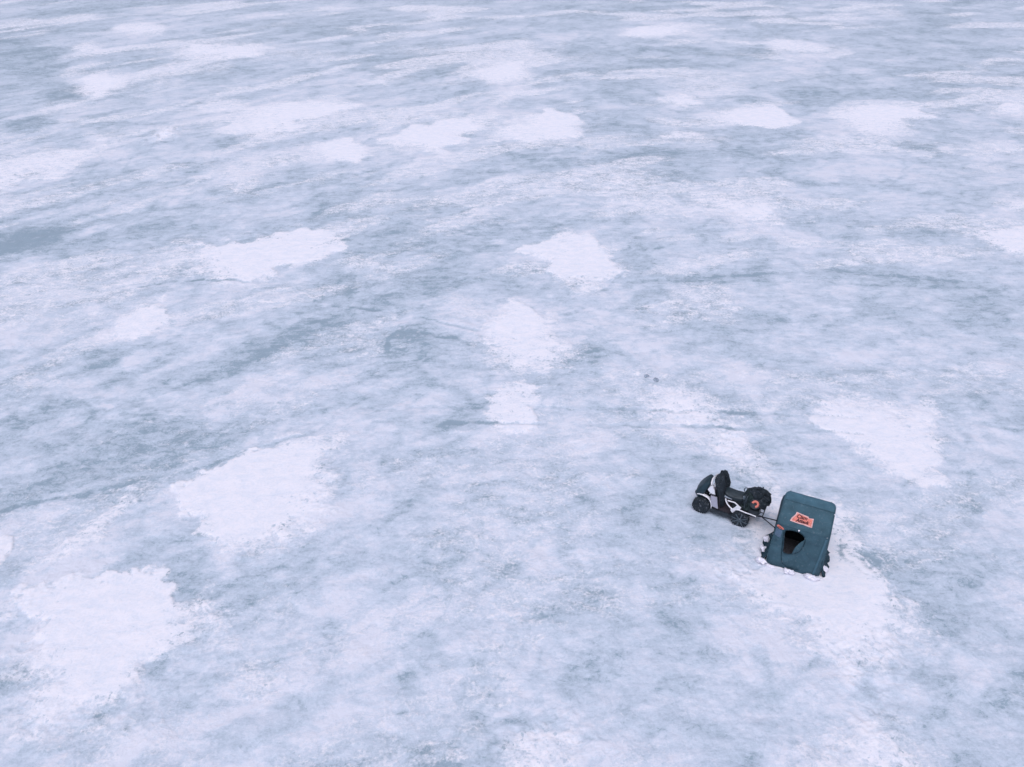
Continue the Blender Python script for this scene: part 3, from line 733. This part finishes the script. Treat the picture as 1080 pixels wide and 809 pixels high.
# unzipped flap folded across the lower right of the opening
FL = [(.103, .96), (.105, .91), (.10, .75), (.05, .59), (-.03, .48), (-.09, .425)]
FL = [shrink(p) for p in FL]
fa = shrink((.103, .96)); fb = shrink((-.09, .425))
bm = bmesh.new()
def flapfn(u, v):
    i = u * (len(FL) - 1); k = min(int(i), len(FL) - 2); f = i - k
    x = FL[k][0] + (FL[k + 1][0] - FL[k][0]) * f; z = FL[k][1] + (FL[k + 1][1] - FL[k][1]) * f
    x2 = fa[0] + (fb[0] - fa[0]) * u; z2 = fa[1] + (fb[1] - fa[1]) * u
    b_ = .018 * math.sin(math.pi * u)
    xx = x + (x2 - .05 * math.sin(math.pi * u) - x) * v; zz = z + (z2 + .02 * math.sin(math.pi * u) - z) * v
    return (xx, fy(xx, zz) - .006 - b_ * v * 1.4 - .012 * math.sin(math.pi * v), zz)
grid(bm, flapfn, 20, 8)
o = link('door_flap', bm, M['fabric'], sh); solid(o, .006, 1)
o['label'] = 'unzipped door flap folded across the opening'
# lining inside, so that the opening looks into a dark hollow
bm = bmesh.new()
def linfn(u, v):
    y, z = prof_at(v); h = roof_half(y, z) if y < .9 else hw(z) - .09
    return ((u * 2 - 1) * (h - .03), y + .02 if y < .3 else y - .01, z - .045)
grid(bm, linfn, 16, 24)
for sd in (-1, 1):
    grid(bm, lambda u, v: (sd * (hw(prof_at(u)[1]) - .05 - (.05 if .6 < prof_at(u)[0] < 1.1 else 0)), max(.12, prof_at(u)[0] - .02), (prof_at(u)[1] - .06) * (1 - v) + .02), 16, 8)
link('lining', bm, M['lining'], sh)
bm = bmesh.new(); box(bm, (-.05, .62, .035), (.92, .86, .02), .006); link('floor_mat', bm, M['floor_mat'], sh)
# sled tub under the back of the tent
bm = bmesh.new()
def sled_ring(z, gx, gy): 
    n = 40; out = []
    for k in range(n):
        a = 2 * math.pi * k / n; ca, sa = math.cos(a), math.sin(a)
        e = .28
        out.append(bm.verts.new((math.copysign(abs(ca) ** e, ca) * gx, 1.12 + math.copysign(abs(sa) ** e, sa) * gy, z)))
    return out
rg = [sled_ring(.01, .42, .27), sled_ring(.06, .46, .31), sled_ring(.30, .50, .345), sled_ring(.33, .53, .37), sled_ring(.32, .50, .33), sled_ring(.10, .45, .28)]
for i in range(len(rg) - 1):
    for k in range(40): bm.faces.new((rg[i][k], rg[i][(k + 1) % 40], rg[i + 1][(k + 1) % 40], rg[i + 1][k]))
bm.faces.new(rg[0][::-1]); bm.faces.new(rg[-1])
link('sled_tub', bm, M['black'], sh)
bm = bmesh.new(); box(bm, (.12, 1.05, .40), (.62, .34, .07), .02); box(bm, (.12, 1.19, .60), (.58, .06, .34), .02, Matrix.Rotation(-.15, 3, 'X')); link('fishing_seat', bm, M['cloth'], sh)

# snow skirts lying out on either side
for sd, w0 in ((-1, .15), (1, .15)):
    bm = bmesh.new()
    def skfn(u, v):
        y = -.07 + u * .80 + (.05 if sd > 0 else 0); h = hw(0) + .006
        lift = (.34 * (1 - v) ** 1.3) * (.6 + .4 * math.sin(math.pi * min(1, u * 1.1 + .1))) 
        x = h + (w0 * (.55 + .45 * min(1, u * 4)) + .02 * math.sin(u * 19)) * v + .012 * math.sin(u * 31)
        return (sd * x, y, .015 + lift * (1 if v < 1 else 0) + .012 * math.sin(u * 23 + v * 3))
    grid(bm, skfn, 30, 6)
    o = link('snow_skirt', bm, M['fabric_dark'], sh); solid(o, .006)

# sticker on the roof panel, with its lettering
def roof_frame(x, y):
    ry = PROF[3][0]; t = y / ry; z = PROF[2][1] + (PROF[3][1] - PROF[2][1]) * t
    return Vector((x, y, z))
ey = (Vector((0, PROF[3][0], PROF[3][1] - PROF[2][1]))).normalized(); ez = Vector((1, 0, 0)).cross(ey)
sag = .030
def roof_pt(x, s, up):       # s: metres up the slope from the eave
    L_ = math.hypot(PROF[3][0], PROF[3][1] - PROF[2][1]); v = s / L_
    h = roof_half(s / L_ * PROF[3][0], 1.3); u = (x / h + 1) / 2
    base = Vector((x, 0, PROF[2][1])) + ey * s
    yy = s / L_ * PROF[3][0]
    base.z += -.035 * math.sin(math.pi * u) * math.sin(math.pi * v) + wr(x + 7, yy, .8) * math.sin(math.pi * u) * math.sin(math.pi * v)
    base.y += chamfer(x) * (1 - v) ** 2
    return base + ez * up
def subdiv_poly(poly, s):
    bm2 = bmesh.new(); f = bm2.faces.new([bm2.verts.new((a, b, 0)) for a, b in poly])
    bmesh.ops.triangulate(bm2, faces=[f]); 
    for _ in range(s): bmesh.ops.subdivide_edges(bm2, edges=bm2.edges[:], cuts=1, use_grid_fill=True); bmesh.ops.triangulate(bm2, faces=[f for f in bm2.faces if len(f.verts) > 3])
    return bm2
def decal(name, poly, mat, up, parent, mapper):
    bm2 = subdiv_poly(poly, 3)
    for v in bm2.verts: v.co = mapper(v.co.x, v.co.y, up)
    o = link(name, bm2, M[mat], parent, smooth=False); 
    bmf = o.data
    return o
def text_mesh(name, s, size, x, y, shear, mat, up, parent, mapper, weight=.0, sx=1.0, slope=0.0):
    cu = bpy.data.curves.new('txt', 'FONT'); cu.body = s; cu.size = size; cu.shear = shear; cu.offset = weight; cu.resolution_u = 3
    to = bpy.data.objects.new('txt', cu); col.objects.link(to); bpy.context.view_layer.update()
    m2 = bpy.data.meshes.new_from_object(to.evaluated_get(bpy.context.evaluated_depsgraph_get())); bpy.data.objects.remove(to)
    bm2 = bmesh.new(); bm2.from_mesh(m2)
    for v in bm2.verts:
        xx = x + v.co.x * sx; v.co = mapper(xx, y + v.co.y + slope * (v.co.x * sx), up)
    return link(name, bm2, M[mat], parent, smooth=False)
ST = [(-.305, .145), (.150, .125), (.145, .335), (.055, .330), (.030, .365), (-.215, .385), (-.225, .330), (-.285, .225)]
st = decal('brand_sticker', ST, 'sticker_edge', .006, sh, roof_pt)
inn = [(-.270, .170), (.125, .155), (.125, .315), (.035, .310), (.012, .342), (-.195, .360), (-.205, .310), (-.258, .225)]
decal('sticker_field', inn, 'salmon', .009, st, roof_pt)
text_mesh('lettering', 'Clam', .125, -.195, .262, .25, 'ink', .012, st, roof_pt, .004, .80, -.01)
text_mesh('lettering', 'Attack', .112, -.190, .172, .25, 'ink', .012, st, roof_pt, .005, .84, -.01)
# little orange badge and reflective patch at the left of the eave
def front_pt(x, z, up): 
    return Vector((x, fy(x, z) - .004 - up, z))
BD = [(-.535, 1.085), (-.500, 1.112), (-.41, 1.090), (-.370, 1.058), (-.385, 1.036), (-.45, 1.040), (-.52, 1.062)]
bd = decal('eave_badge', BD, 'salmon', .012, sh, front_pt)
text_mesh('lettering', 'Clam', .040, -.500, 1.064, .25, 'ink', .015, bd, front_pt, .001, 1.0, -.18)
rf = decal('reflective_patch', [(-.530, .84), (-.400, .82), (-.398, 1.01), (-.527, 1.03)], 'reflective', .010, sh, front_pt)
bm = bmesh.new(); bmesh.ops.create_icosphere(bm, subdivisions=2, radius=.020); link('eave_button', bm, M['white'], sh, loc=(-.085, -.035, 1.135))
bm = bmesh.new(); bmesh.ops.create_icosphere(bm, subdivisions=2, radius=.012); link('pole_cap', bm, M['white'], sh, loc=(.515, .44, 1.425))

# tow bar from the sled's end to the scooter's hitch (world points turned into shelter space)
sh_inv = (Matrix.Translation(sh.location) @ Matrix.Rotation(SH_A, 4, 'Z')).inverted()
def W2S(p): return sh_inv @ Vector(p)
SC_A = math.atan2(.43, -.80)
SC_O = Vector((5.388, 13.080, .0))
def SCW(x, l, z): return Vector((SC_O.x + math.cos(SC_A) * x - math.sin(SC_A) * l, SC_O.y + math.sin(SC_A) * x + math.cos(SC_A) * l, z))
apex = W2S(SCW(-.44, .12, .335)); hitch = W2S(SCW(-.30, .20, .38))
bm = bmesh.new()
e1 = Vector((-.525, .84, .20)); e2 = Vector((-.525, 1.10, .21))
tube(bm, [hitch, (hitch + apex) / 2 + Vector((0, 0, -.01)), apex], .014, 8)
tube(bm, [apex, e1], .013, 8)
tube(bm, [apex, e2], .013, 8)
link('tow_bar', bm, M['metal'], sh)

# ------------------------------------------------------------------ lumps of snow thrown on the skirts
def clump_mesh(name, sx, sy, sz, seed, hole=False):
    bm = bmesh.new(); bmesh.ops.create_icosphere(bm, subdivisions=4, radius=1.0)
    r = random.Random(seed); o = r.random() * 50
    P = np.array([v.co[:] for v in bm.verts])
    n = fbm(P[:, 0] * 1.3 + o, P[:, 1] * 1.3 + P[:, 2] * 1.7 + o, 501, 3, .45) - .5
    n2 = fbm(P[:, 0] * 1.9 + P[:, 2] + o, P[:, 1] * 1.9 - P[:, 2] + o, 502, 3, .45) - .5
    for v, a, b_ in zip(bm.verts, n, n2):
        k = 1 + a * .8 + b_ * .45
        if hole:
            dd = math.hypot(v.co.x - .25, v.co.y + .35)
            if v.co.z > -.2: k -= .42 * math.exp(-(dd / .34) ** 2)
        v.co *= k
        v.co.x *= sx; v.co.y *= sy; v.co.z *= sz if v.co.z > 0 else sz * .45
    return bm
CL = [  # shelter-local x, y, z, half sizes, hollow, label
    (-.655, .42, .20, .055, .085, .075, False, 'narrow upright lump of snow on the left skirt, nearest the tow bar'),
    (-.670, .17, .14, .060, .075, .065, False, 'middle lump of snow on the left skirt of the teal shelter'),
    (-.650, -.14, .07, .090, .085, .075, True, 'fat hollowed lump of snow at the front left corner of the shelter'),
    (-.045, -.20, .045, .095, .070, .065, True, 'curled hollow lump of snow in front of the door zip'),
    (.420, -.15, .04, .140, .060, .060, False, 'wide flat ridge of snow banked at the front right corner'),
    (.640, .17, .10, .060, .085, .075, False, 'small lump of snow on the right skirt of the shelter'),
    (-.430, -.18, .02, .10, .035, .035, False, 'thin low crumb of snow under the front wall, left of the curled lump'),
]
for (x, y, z, sx, sy, sz, ho, lb) in CL:
    w = Matrix.Translation(sh.location) @ Matrix.Rotation(SH_A, 4, 'Z') @ Vector((x, y, z))
    o = link('snow_lump', clump_mesh('snow_lump', sx, sy, sz, int(x * 1000) + 5, ho), M['snow'], None, loc=w, rz=SH_A)
    tag(o, lb, 'snow lump', 'lumps of snow weighing down the shelter skirts')

# ------------------------------------------------------------------ the scooter
sc = empty('mobility_scooter', (SC_O.x, SC_O.y, .0), SC_A)
tag(sc, 'small four-wheeled electric scooter in white and slate with black muffs, parked on the ice', 'scooter')

def make_wheel(x, l, R, w, front):
    wl = empty('wheel', (x, l, R)); wl.parent = sc
    bm = bmesh.new()
    r0 = R * .60
    prof = [(r0, -w * .40), (R * .80, -w * .5), (R * .94, -w * .46), (R, -w * .26), (R * 1.01, 0), (R, w * .26), (R * .94, w * .46), (R * .80, w * .5), (r0, w * .40)]
    lathe(bm, prof, (0, 0, 0), 40)
    nl = 22
    for k in range(nl):               # tread blocks
        a = 2 * math.pi * k / nl
        for sd in (-1, 1):
            rot = Matrix.Rotation(-a, 3, 'Y')
            box(bm, rot @ Vector((R * .985, sd * w * .27 , 0)), (R * .09, w * .42, R * .15), .004, rot)
    link('tyre', bm, M['rubber'], wl)
    bm = bmesh.new()
    lathe(bm, [(r0 * 1.02, -w * .34), (r0 * .92, -w * .30), (r0 * .86, -w * .12), (r0 * .86, w * .12), (r0 * .92, w * .30), (r0 * 1.02, w * .34)], (0, 0, 0), 32)
    link('rim', bm, M['cowl'] if front else M['black'], wl)
    bm = bmesh.new()
    lathe(bm, [(R * .15, -w * .40), (R * .15, w * .36), (R * .09, w * .44)], (0, 0, 0), 20)
    link('hub', bm, M['hub'], wl)
    if not front:
        bm = bmesh.new()
        for k in range(8):
            a = 2 * math.pi * k / 8 + .2; rot = Matrix.Rotation(-a, 3, 'Y')
            for sd in (-1, 1):
                box(bm, rot @ Vector((R * .50, sd * w * .47, 0)), (R * .84, .012, R * .12), .004, rot)
        link('spokes', bm, M['spoke'], wl)
    return wl
make_wheel(.92, .25, .20, .14, True); make_wheel(.92, -.25, .20, .14, True)
make_wheel(0.0, .26, .20, .15, False); make_wheel(0.0, -.26, .20, .15, False)

bm = bmesh.new()                       # chassis rails and axles
for l in (-.12, .12): tube(bm, [(-.30, l, .26), (0, l, .24), (.3, l, .13), (.65, l, .13), (.88, l, .22)], .018, 8)
tube(bm, [(0, -.25, .19), (0, .25, .19)], .016, 8); tube(bm, [(.905, -.24, .185), (.905, .24, .185)], .016, 8)
tube(bm, [(-.25, .12, .26), (-.34, .12, .30)], .02, 8)
link('chassis', bm, M['metal'], sc)

def loft(bm, secs):
    rings = [[bm.verts.new(p) for p in s] for s in secs]; n = len(rings[0])
    for i in range(len(rings) - 1):
        for k in range(n): bm.faces.new((rings[i][k], rings[i][(k + 1) % n], rings[i + 1][(k + 1) % n], rings[i + 1][k]))
    bm.faces.new(rings[0][::-1]); bm.faces.new(rings[-1])
def rsec(xc, zc, hx, hl, tilt, n=20, e=.45):
    out = []
    for k in range(n):
        a = 2 * math.pi * k / n; ca, sa = math.cos(a), math.sin(a)
        dx = math.copysign(abs(ca) ** e, ca) * hx; dl = math.copysign(abs(sa) ** e, sa) * hl
        out.append((xc + dx * math.cos(tilt), dl, zc + dx * math.sin(tilt)))
    return out
# leaning front cowl: a nose that rakes back and up to the dash
bm = bmesh.new()
loft(bm, [rsec(1.02, .30, .06, .15, .5), rsec(1.045, .37, .10, .19, .6), rsec(1.03, .46, .11, .215, .7), rsec(.985, .57, .105, .22, .8), rsec(.92, .70, .09, .21, .9), rsec(.865, .80, .07, .185, .9), rsec(.84, .845, .035, .14, .9)])
link('front_cowl', bm, M['cowl'], sc)
bm = bmesh.new()                        # white lip on top of the cowl
tube(bm, [(.80, -.12, .85), (.81, 0, .865), (.80, .12, .85), (.785, .17, .82)], [.016, .024, .024, .014], 8)
link('cowl_lip', bm, M['white'], sc)
for l in (-.10, .10):
    bm = bmesh.new(); box(bm, (1.125, l, .42), (.03, .07, .05), .01); link('headlight', bm, M['hub'], sc)
# white leg shield behind the cowl: upper pane and lower pane
bm = bmesh.new()
UP = [(.66, .64), (.76, .64), (.84, .72), (.80, .83), (.75, .86), (.69, .76)]
prism(bm, UP, .22, .25); prism(bm, UP, -.25, -.22)
box(bm, (.76, 0, .66), (.02, .41, .20), .006, Matrix.Rotation(-.25, 3, 'Y'))
link('leg_shield', bm, M['white'], sc)
bm = bmesh.new()
LO = [(.53, .25), (.70, .28), (.74, .56), (.60, .57)]
prism(bm, LO, .225, .255); prism(bm, LO, -.255, -.225)
box(bm, (.72, 0, .38), (.02, .40, .24), .006, Matrix.Rotation(.25, 3, 'Y'))
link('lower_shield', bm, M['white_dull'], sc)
# fenders: white band over each front wheel running down behind it
for sd in (-1, 1):
    bm = bmesh.new()
    pts = catmull([(1.07, .19, .46), (1.02, .20, .49), (.92, .21, .495), (.80, .225, .47), (.715, .24, .38), (.68, .25, .22)], 6)
    rows = []
    for i, p in enumerate(pts):
        rows.append([bm.verts.new((p.x, sd * (p.y + d), p.z - (abs(d - .0) * .25))) for d in (-.06, -.03, 0, .018, .03)])
    for i in range(len(rows) - 1):
        for k in range(4): bm.faces.new((rows[i][k], rows[i][k + 1], rows[i + 1][k + 1], rows[i + 1][k]))
    o = link('front_fender', bm, M['white'], sc); solid(o, .012, 0)
# foot deck
bm = bmesh.new()
loft(bm, [[(x, l, z) for (l, z) in [(-.26, .10), (.26, .10), (.285, .14), (.27, .20), (-.27, .20), (-.285, .14)]] for x in (.20, .30, .60, .70)])
link('foot_deck', bm, M['black'], sc)
bm = bmesh.new(); box(bm, (.45, .0, .212), (.40, .46, .016), .006); link('deck_mat', bm, M['brown'], sc)
# steering column, handlebar, muffs
bm = bmesh.new(); tube(bm, [(.61, 0, .18), (.64, 0, .55), (.665, 0, 1.0), (.655, 0, 1.07)], [.05, .045, .04, .04], 12)
link('steering_column', bm, M['cloth'], sc)
bm = bmesh.new(); tube(bm, catmull([(.58, .22, .98), (.62, .15, 1.03), (.65, 0, 1.06), (.62, -.15, 1.03), (.57, -.2, .96)], 5), .014, 8)
link('handlebar', bm, M['metal'], sc)
def muff(secs, seed):
    bm = bmesh.new(); n = 22; out = []
    for (x, l, z, rx, rl) in secs:
        ring = []
        for k in range(n):
            a = 2 * math.pi * k / n
            w = 1 + .16 * math.sin(3 * a + z * 11 + seed) + .08 * math.sin(7 * a + z * 23 + seed * 2)
            ring.append((x + math.cos(a) * rx * w, l + math.sin(a) * rl * w, z + .012 * math.sin(5 * a + seed)))
        out.append(ring)
    loft(bm, out); return link('hand_muff', bm, M['cloth'], sc)
muff([(.64, .05, 1.13, .03, .04), (.63, .09, 1.09, .085, .09), (.62, .13, .99, .115, .115), (.58, .155, .84, .105, .11), (.55, .15, .68, .09, .095), (.52, .145, .52, .08, .08), (.50, .14, .38, .065, .065), (.49, .135, .28, .045, .05)], 1)
muff([(.61, -.12, 1.09, .03, .04), (.605, -.14, 1.04, .08, .09), (.585, -.16, .94, .11, .12), (.555, -.16, .80, .11, .11), (.52, -.15, .64, .09, .09), (.49, -.14, .50, .05, .06)], 2.3)
bm = bmesh.new(); tube(bm, [(.60, .05, 1.06), (.565, .21, .80), (.53, .26, .50), (.50, .24, .24)], .016, 8, .7); link('brake_cable', bm, M['brown'], sc)
# mirrors / small hoop behind the seat
bm = bmesh.new()
loft(bm, [rsec(.25, .56, .22, .12, 0), rsec(.25, .58, .24, .14, 0), rsec(.25, .64, .24, .142, 0), rsec(.25, .665, .21, .12, 0)])
for v in bm.verts: v.co.z += .05 * ((v.co.x - .25) / .24) ** 2
link('seat', bm, M['seat'], sc)
bm = bmesh.new(); loft(bm, [rsec(.12, .22, .16, .12, 0), rsec(.12, .45, .14, .11, 0), rsec(.18, .61, .16, .11, 0)]); link('seat_base', bm, M['black'], sc)
# white side frames: brace under the seat, bracket and rail above the rear wheel
for sd in (-1, 1):
    bm = bmesh.new()
    tube(bm, catmull([(.42, sd * .17, .56), (.36, sd * .20, .46), (.24, sd * .24, .39), (.15, sd * .26, .40)], 5), .016, 8)
    tube(bm, [(.36, sd * .19, .54), (.20, sd * .20, .56), (.10, sd * .22, .52)], .014, 8)
    prism(bm, [(.215, .31), (.25, .36), (.17, .46), (.12, .57), (.03, .52), (.05, .43), (.13, .40), (.19, .29)], sd * .245, sd * .265)
    tube(bm, [(.10, sd * .26, .44), (-.10, sd * .262, .425), (-.33, sd * .25, .405)], .015, 8)
    link('side_frame', bm, M['white'], sc)
bm = bmesh.new()
for l in (-.18, -.06, .06, .18): tube(bm, [(.02, l, .42), (-.46, l, .40)], .010, 6)
for x in (.02, -.22, -.46): tube(bm, [(x, -.22, .41), (x, .22, .41)], .011, 6)
tube(bm, [(-.46, -.2, .41), (-.48, -.2, .75), (-.48, .2, .75), (-.46, .2, .41)], .010, 6)
link('rear_rack', bm, M['black'], sc)
bm = bmesh.new(); tube(bm, [(.02 + .055 * math.cos(a), .05, .90 + .065 * math.sin(a)) for a in [2 * math.pi * k / 18 for k in range(19)]], .009, 6); tube(bm, [(.02, .05, .84), (.0, .04, .62), (0, .04, .42)], .010, 6)
link('grab_loop', bm, M['metal'], sc)
bm = bmesh.new(); box(bm, (.02, .14, .74), (.06, .05, .09), .015); link('tail_reflector', bm, M['spoke'], sc)

# gear on the rear rack
bag = empty('gear_bag', SCW(-.15, .02, .42), SC_A); tag(bag, 'bulky black canvas gear bag strapped on the rear rack of the scooter', 'bag')
def soft(bm, secs, seed):
    n = 28; out = []
    for (x, z, hx, hl, dz) in secs:
        ring = []
        for k in range(n):
            a = 2 * math.pi * k / n; ca, sa = math.cos(a), math.sin(a); e = .6
            w = 1 + .05 * math.sin(3 * a + seed + z * 9) + .03 * math.sin(8 * a + z * 31)
            ring.append((x + math.copysign(abs(ca) ** e, ca) * hx * w, math.copysign(abs(sa) ** e, sa) * hl * w, z + dz * ca))
        out.append(ring)
    loft(bm, out)
    for _ in range(1): bmesh.ops.subdivide_edges(bm, edges=[e for e in bm.edges if e.calc_length() > .05], cuts=1, use_grid_fill=True)
    P = np.array([v.co[:] for v in bm.verts])
    a = fbm(P[:, 0] * 7 + seed, P[:, 1] * 7 + P[:, 2] * 5, 601, 4, .6) - .5; b_ = fbm(P[:, 2] * 7 + seed, P[:, 1] * 6 - P[:, 0] * 4, 602, 4, .6) - .5
    for v, p, q_ in zip(bm.verts, a, b_): v.co += Vector((p * .14, q_ * .12, (p + q_) * .10))
bm = bmesh.new(); soft(bm, [(-.01, 0, .17, .17, 0), (0, .03, .19, .19, 0), (.0, .18, .19, .195, 0), (-.01, .32, .18, .18, 0), (-.02, .42, .15, .16, 0), (-.02, .46, .09, .10, 0)], 0)
link('bag_body', bm, M['bag'], bag)
bm = bmesh.new(); soft(bm, [(-.26, .22, .09, .14, 0), (-.25, .26, .13, .18, 0), (-.20, .40, .17, .185, 0), (-.15, .50, .18, .17, 0), (-.14, .56, .13, .12, 0), (-.14, .59, .07, .06, 0)], 1.7)
link('bag_lid', bm, M['cloth'], bag)
bm = bmesh.new(); tube(bm, catmull([(-.16, -.05, .56), (-.16, -.03, .66), (-.16, .03, .66), (-.16, .05, .56)], 5), .014, 6); link('bag_handle', bm, M['cloth'], bag)
bm = bmesh.new(); tube(bm, catmull([(.12, .19, .05), (.12, .215, .2), (.11, .20, .38), (.08, .0, .50), (.11, -.2, .38)], 5), .016, 6, .5); tube(bm, catmull([(.02, .20, .35), (-.05, .20, .42), (-.13, .19, .40), (-.17, .19, .34)], 5), .012, 6, .6); link('bag_strap', bm, M['seat'], bag)
bm = bmesh.new(); soft(bm, [(.13, .06, .05, .10, 0), (.135, .10, .065, .12, 0), (.13, .30, .06, .12, 0), (.12, .36, .04, .09, 0)], 4.1); link('bag_pocket', bm, M['seat'], bag)
bm = bmesh.new()
for k, (l, zz) in enumerate(((-.06, .60), (.0, .62), (.07, .59))): tube(bm, [(.10, l, zz - .10), (-.10, l * 1.2, zz), (-.36, l * 1.5, zz - .13)], .012, 6)
link('rod_bundle', bm, M['metal'], bag)

crate = empty('bucket', SCW(-.21, .12, .43), SC_A)
tag(crate, 'black bucket with an orange ring lid, hung on its side behind the rear wheel', 'bucket')
rot = Matrix.Rotation(math.radians(32), 4, 'X') @ Matrix.Rotation(math.radians(8), 4, 'Z')
bm = bmesh.new(); lathe(bm, [(.085, -.10), (.105, -.09), (.118, .08), (.112, .09), (.095, .085)], (0, 0, 0), 28, 'Y'); bmesh.ops.transform(bm, matrix=Matrix.Translation((-.03, .07, .29)) @ rot, verts=bm.verts[:])
link('bucket_body', bm, M['black'], crate)
bm = bmesh.new()
R1, R2, n1, n2 = .060, .026, 30, 10
V = []
for i in range(n1):
    a = 2 * math.pi * i / n1 + .14
    V.append([bm.verts.new(((R1 + R2 * math.cos(b)) * math.cos(a), .095 + R2 * .8 * math.sin(b), (R1 + R2 * math.cos(b)) * math.sin(a))) for b in [2 * math.pi * j / n2 for j in range(n2)]])
for i in range(n1 - 9):       # the ring is open at its lower front
    for j in range(n2): bm.faces.new((V[i][j], V[(i + 1) % n1][j], V[(i + 1) % n1][(j + 1) % n2], V[i][(j + 1) % n2]))
bm.faces.new(V[0]); bm.faces.new(V[n1 - 9][::-1])
for k in range(n1 - 8, n1):
    for vv in V[k]: bm.verts.remove(vv)
bmesh.ops.transform(bm, matrix=Matrix.Translation((-.03, .07, .29)) @ rot, verts=bm.verts[:])
link('ring_lid', bm, M['orange'], crate)
bm = bmesh.new(); tube(bm, catmull([(-.10, .08, .25), (-.17, .10, .22), (-.19, .13, .10), (-.14, .13, .08)], 6), .007, 6); link('bucket_handle', bm, M['metal'], crate)
bm = bmesh.new(); box(bm, (-.05, .03, .04), (.22, .20, .15), .02); link('battery_pack', bm, M['black'], crate)

# ------------------------------------------------------------------ loose lumps out on the lake
for (x, y, s, d, lb) in [(3.99, 18.88, 0.05, 1, 'left one of two grey ice chunks lying close together on the ice'), (4.24, 18.69, 0.055, 1, 'right one of two grey ice chunks lying close together on the ice')]:
    z = ground_z(x, y)
    o = link('ice_chunk', clump_mesh('c', s * 1.7, s * 1.1, s * .45, int(x * 777)), M['slush'], None, loc=(x, y, z + s * .15), rz=x)
    tag(o, lb, 'ice chunk', 'loose chunks lying on the ice')

# ------------------------------------------------------------------ light, sky, camera
w = bpy.data.worlds.new('World'); scene.world = w; w.use_nodes = True
nt = w.node_tree; bg = nt.nodes['Background']
sky = nt.nodes.new('ShaderNodeTexSky'); sky.sky_type = 'NISHITA'; sky.sun_disc = False
SE, SA = math.radians(66), math.radians(-160)
sky.sun_elevation = SE; sky.sun_rotation = SA; sky.air_density = 1.0; sky.dust_density = 4.0; sky.ozone_density = 1.0
hs = nt.nodes.new('ShaderNodeHueSaturation'); hs.inputs['Saturation'].default_value = .16
tint = nt.nodes.new('ShaderNodeMix'); tint.data_type = 'RGBA'; tint.blend_type = 'MULTIPLY'; tint.inputs[0].default_value = 1.0
tint.inputs[7].default_value = (.990, .978, 1.150, 1)
nt.links.new(sky.outputs[0], hs.inputs['Color']); nt.links.new(hs.outputs[0], tint.inputs[6]); nt.links.new(tint.outputs[2], bg.inputs['Color'])
bg.inputs['Strength'].default_value = .12
sl = bpy.data.lights.new('sun', 'SUN'); sl.energy = .9; sl.angle = math.radians(45); sl.color = (1.0, .985, .97)
so = bpy.data.objects.new('sun', sl); col.objects.link(so)
# sun_rotation is measured clockwise from +Y
d = Vector((math.sin(SA) * math.cos(SE), math.cos(SA) * math.cos(SE), math.sin(SE)))
so.rotation_euler = d.to_track_quat('Z', 'Y').to_euler(); so.location = d * 50

cd = bpy.data.cameras.new('camera'); cam = bpy.data.objects.new('camera', cd); col.objects.link(cam)
cam.location = (0, 0, 13.0); cam.rotation_euler = (math.radians(90 - 35), 0, 0)
cd.sensor_width = 36; cd.sensor_fit = 'HORIZONTAL'; cd.lens = 36 * 816 / 1080; cd.clip_end = 8000; cd.clip_start = .1
scene.camera = cam
vs = scene.view_settings
vs.view_transform = 'Standard'; vs.look = 'None'; vs.gamma = 1; vs.use_curve_mapping = False
vs.exposure = EXPO = .06
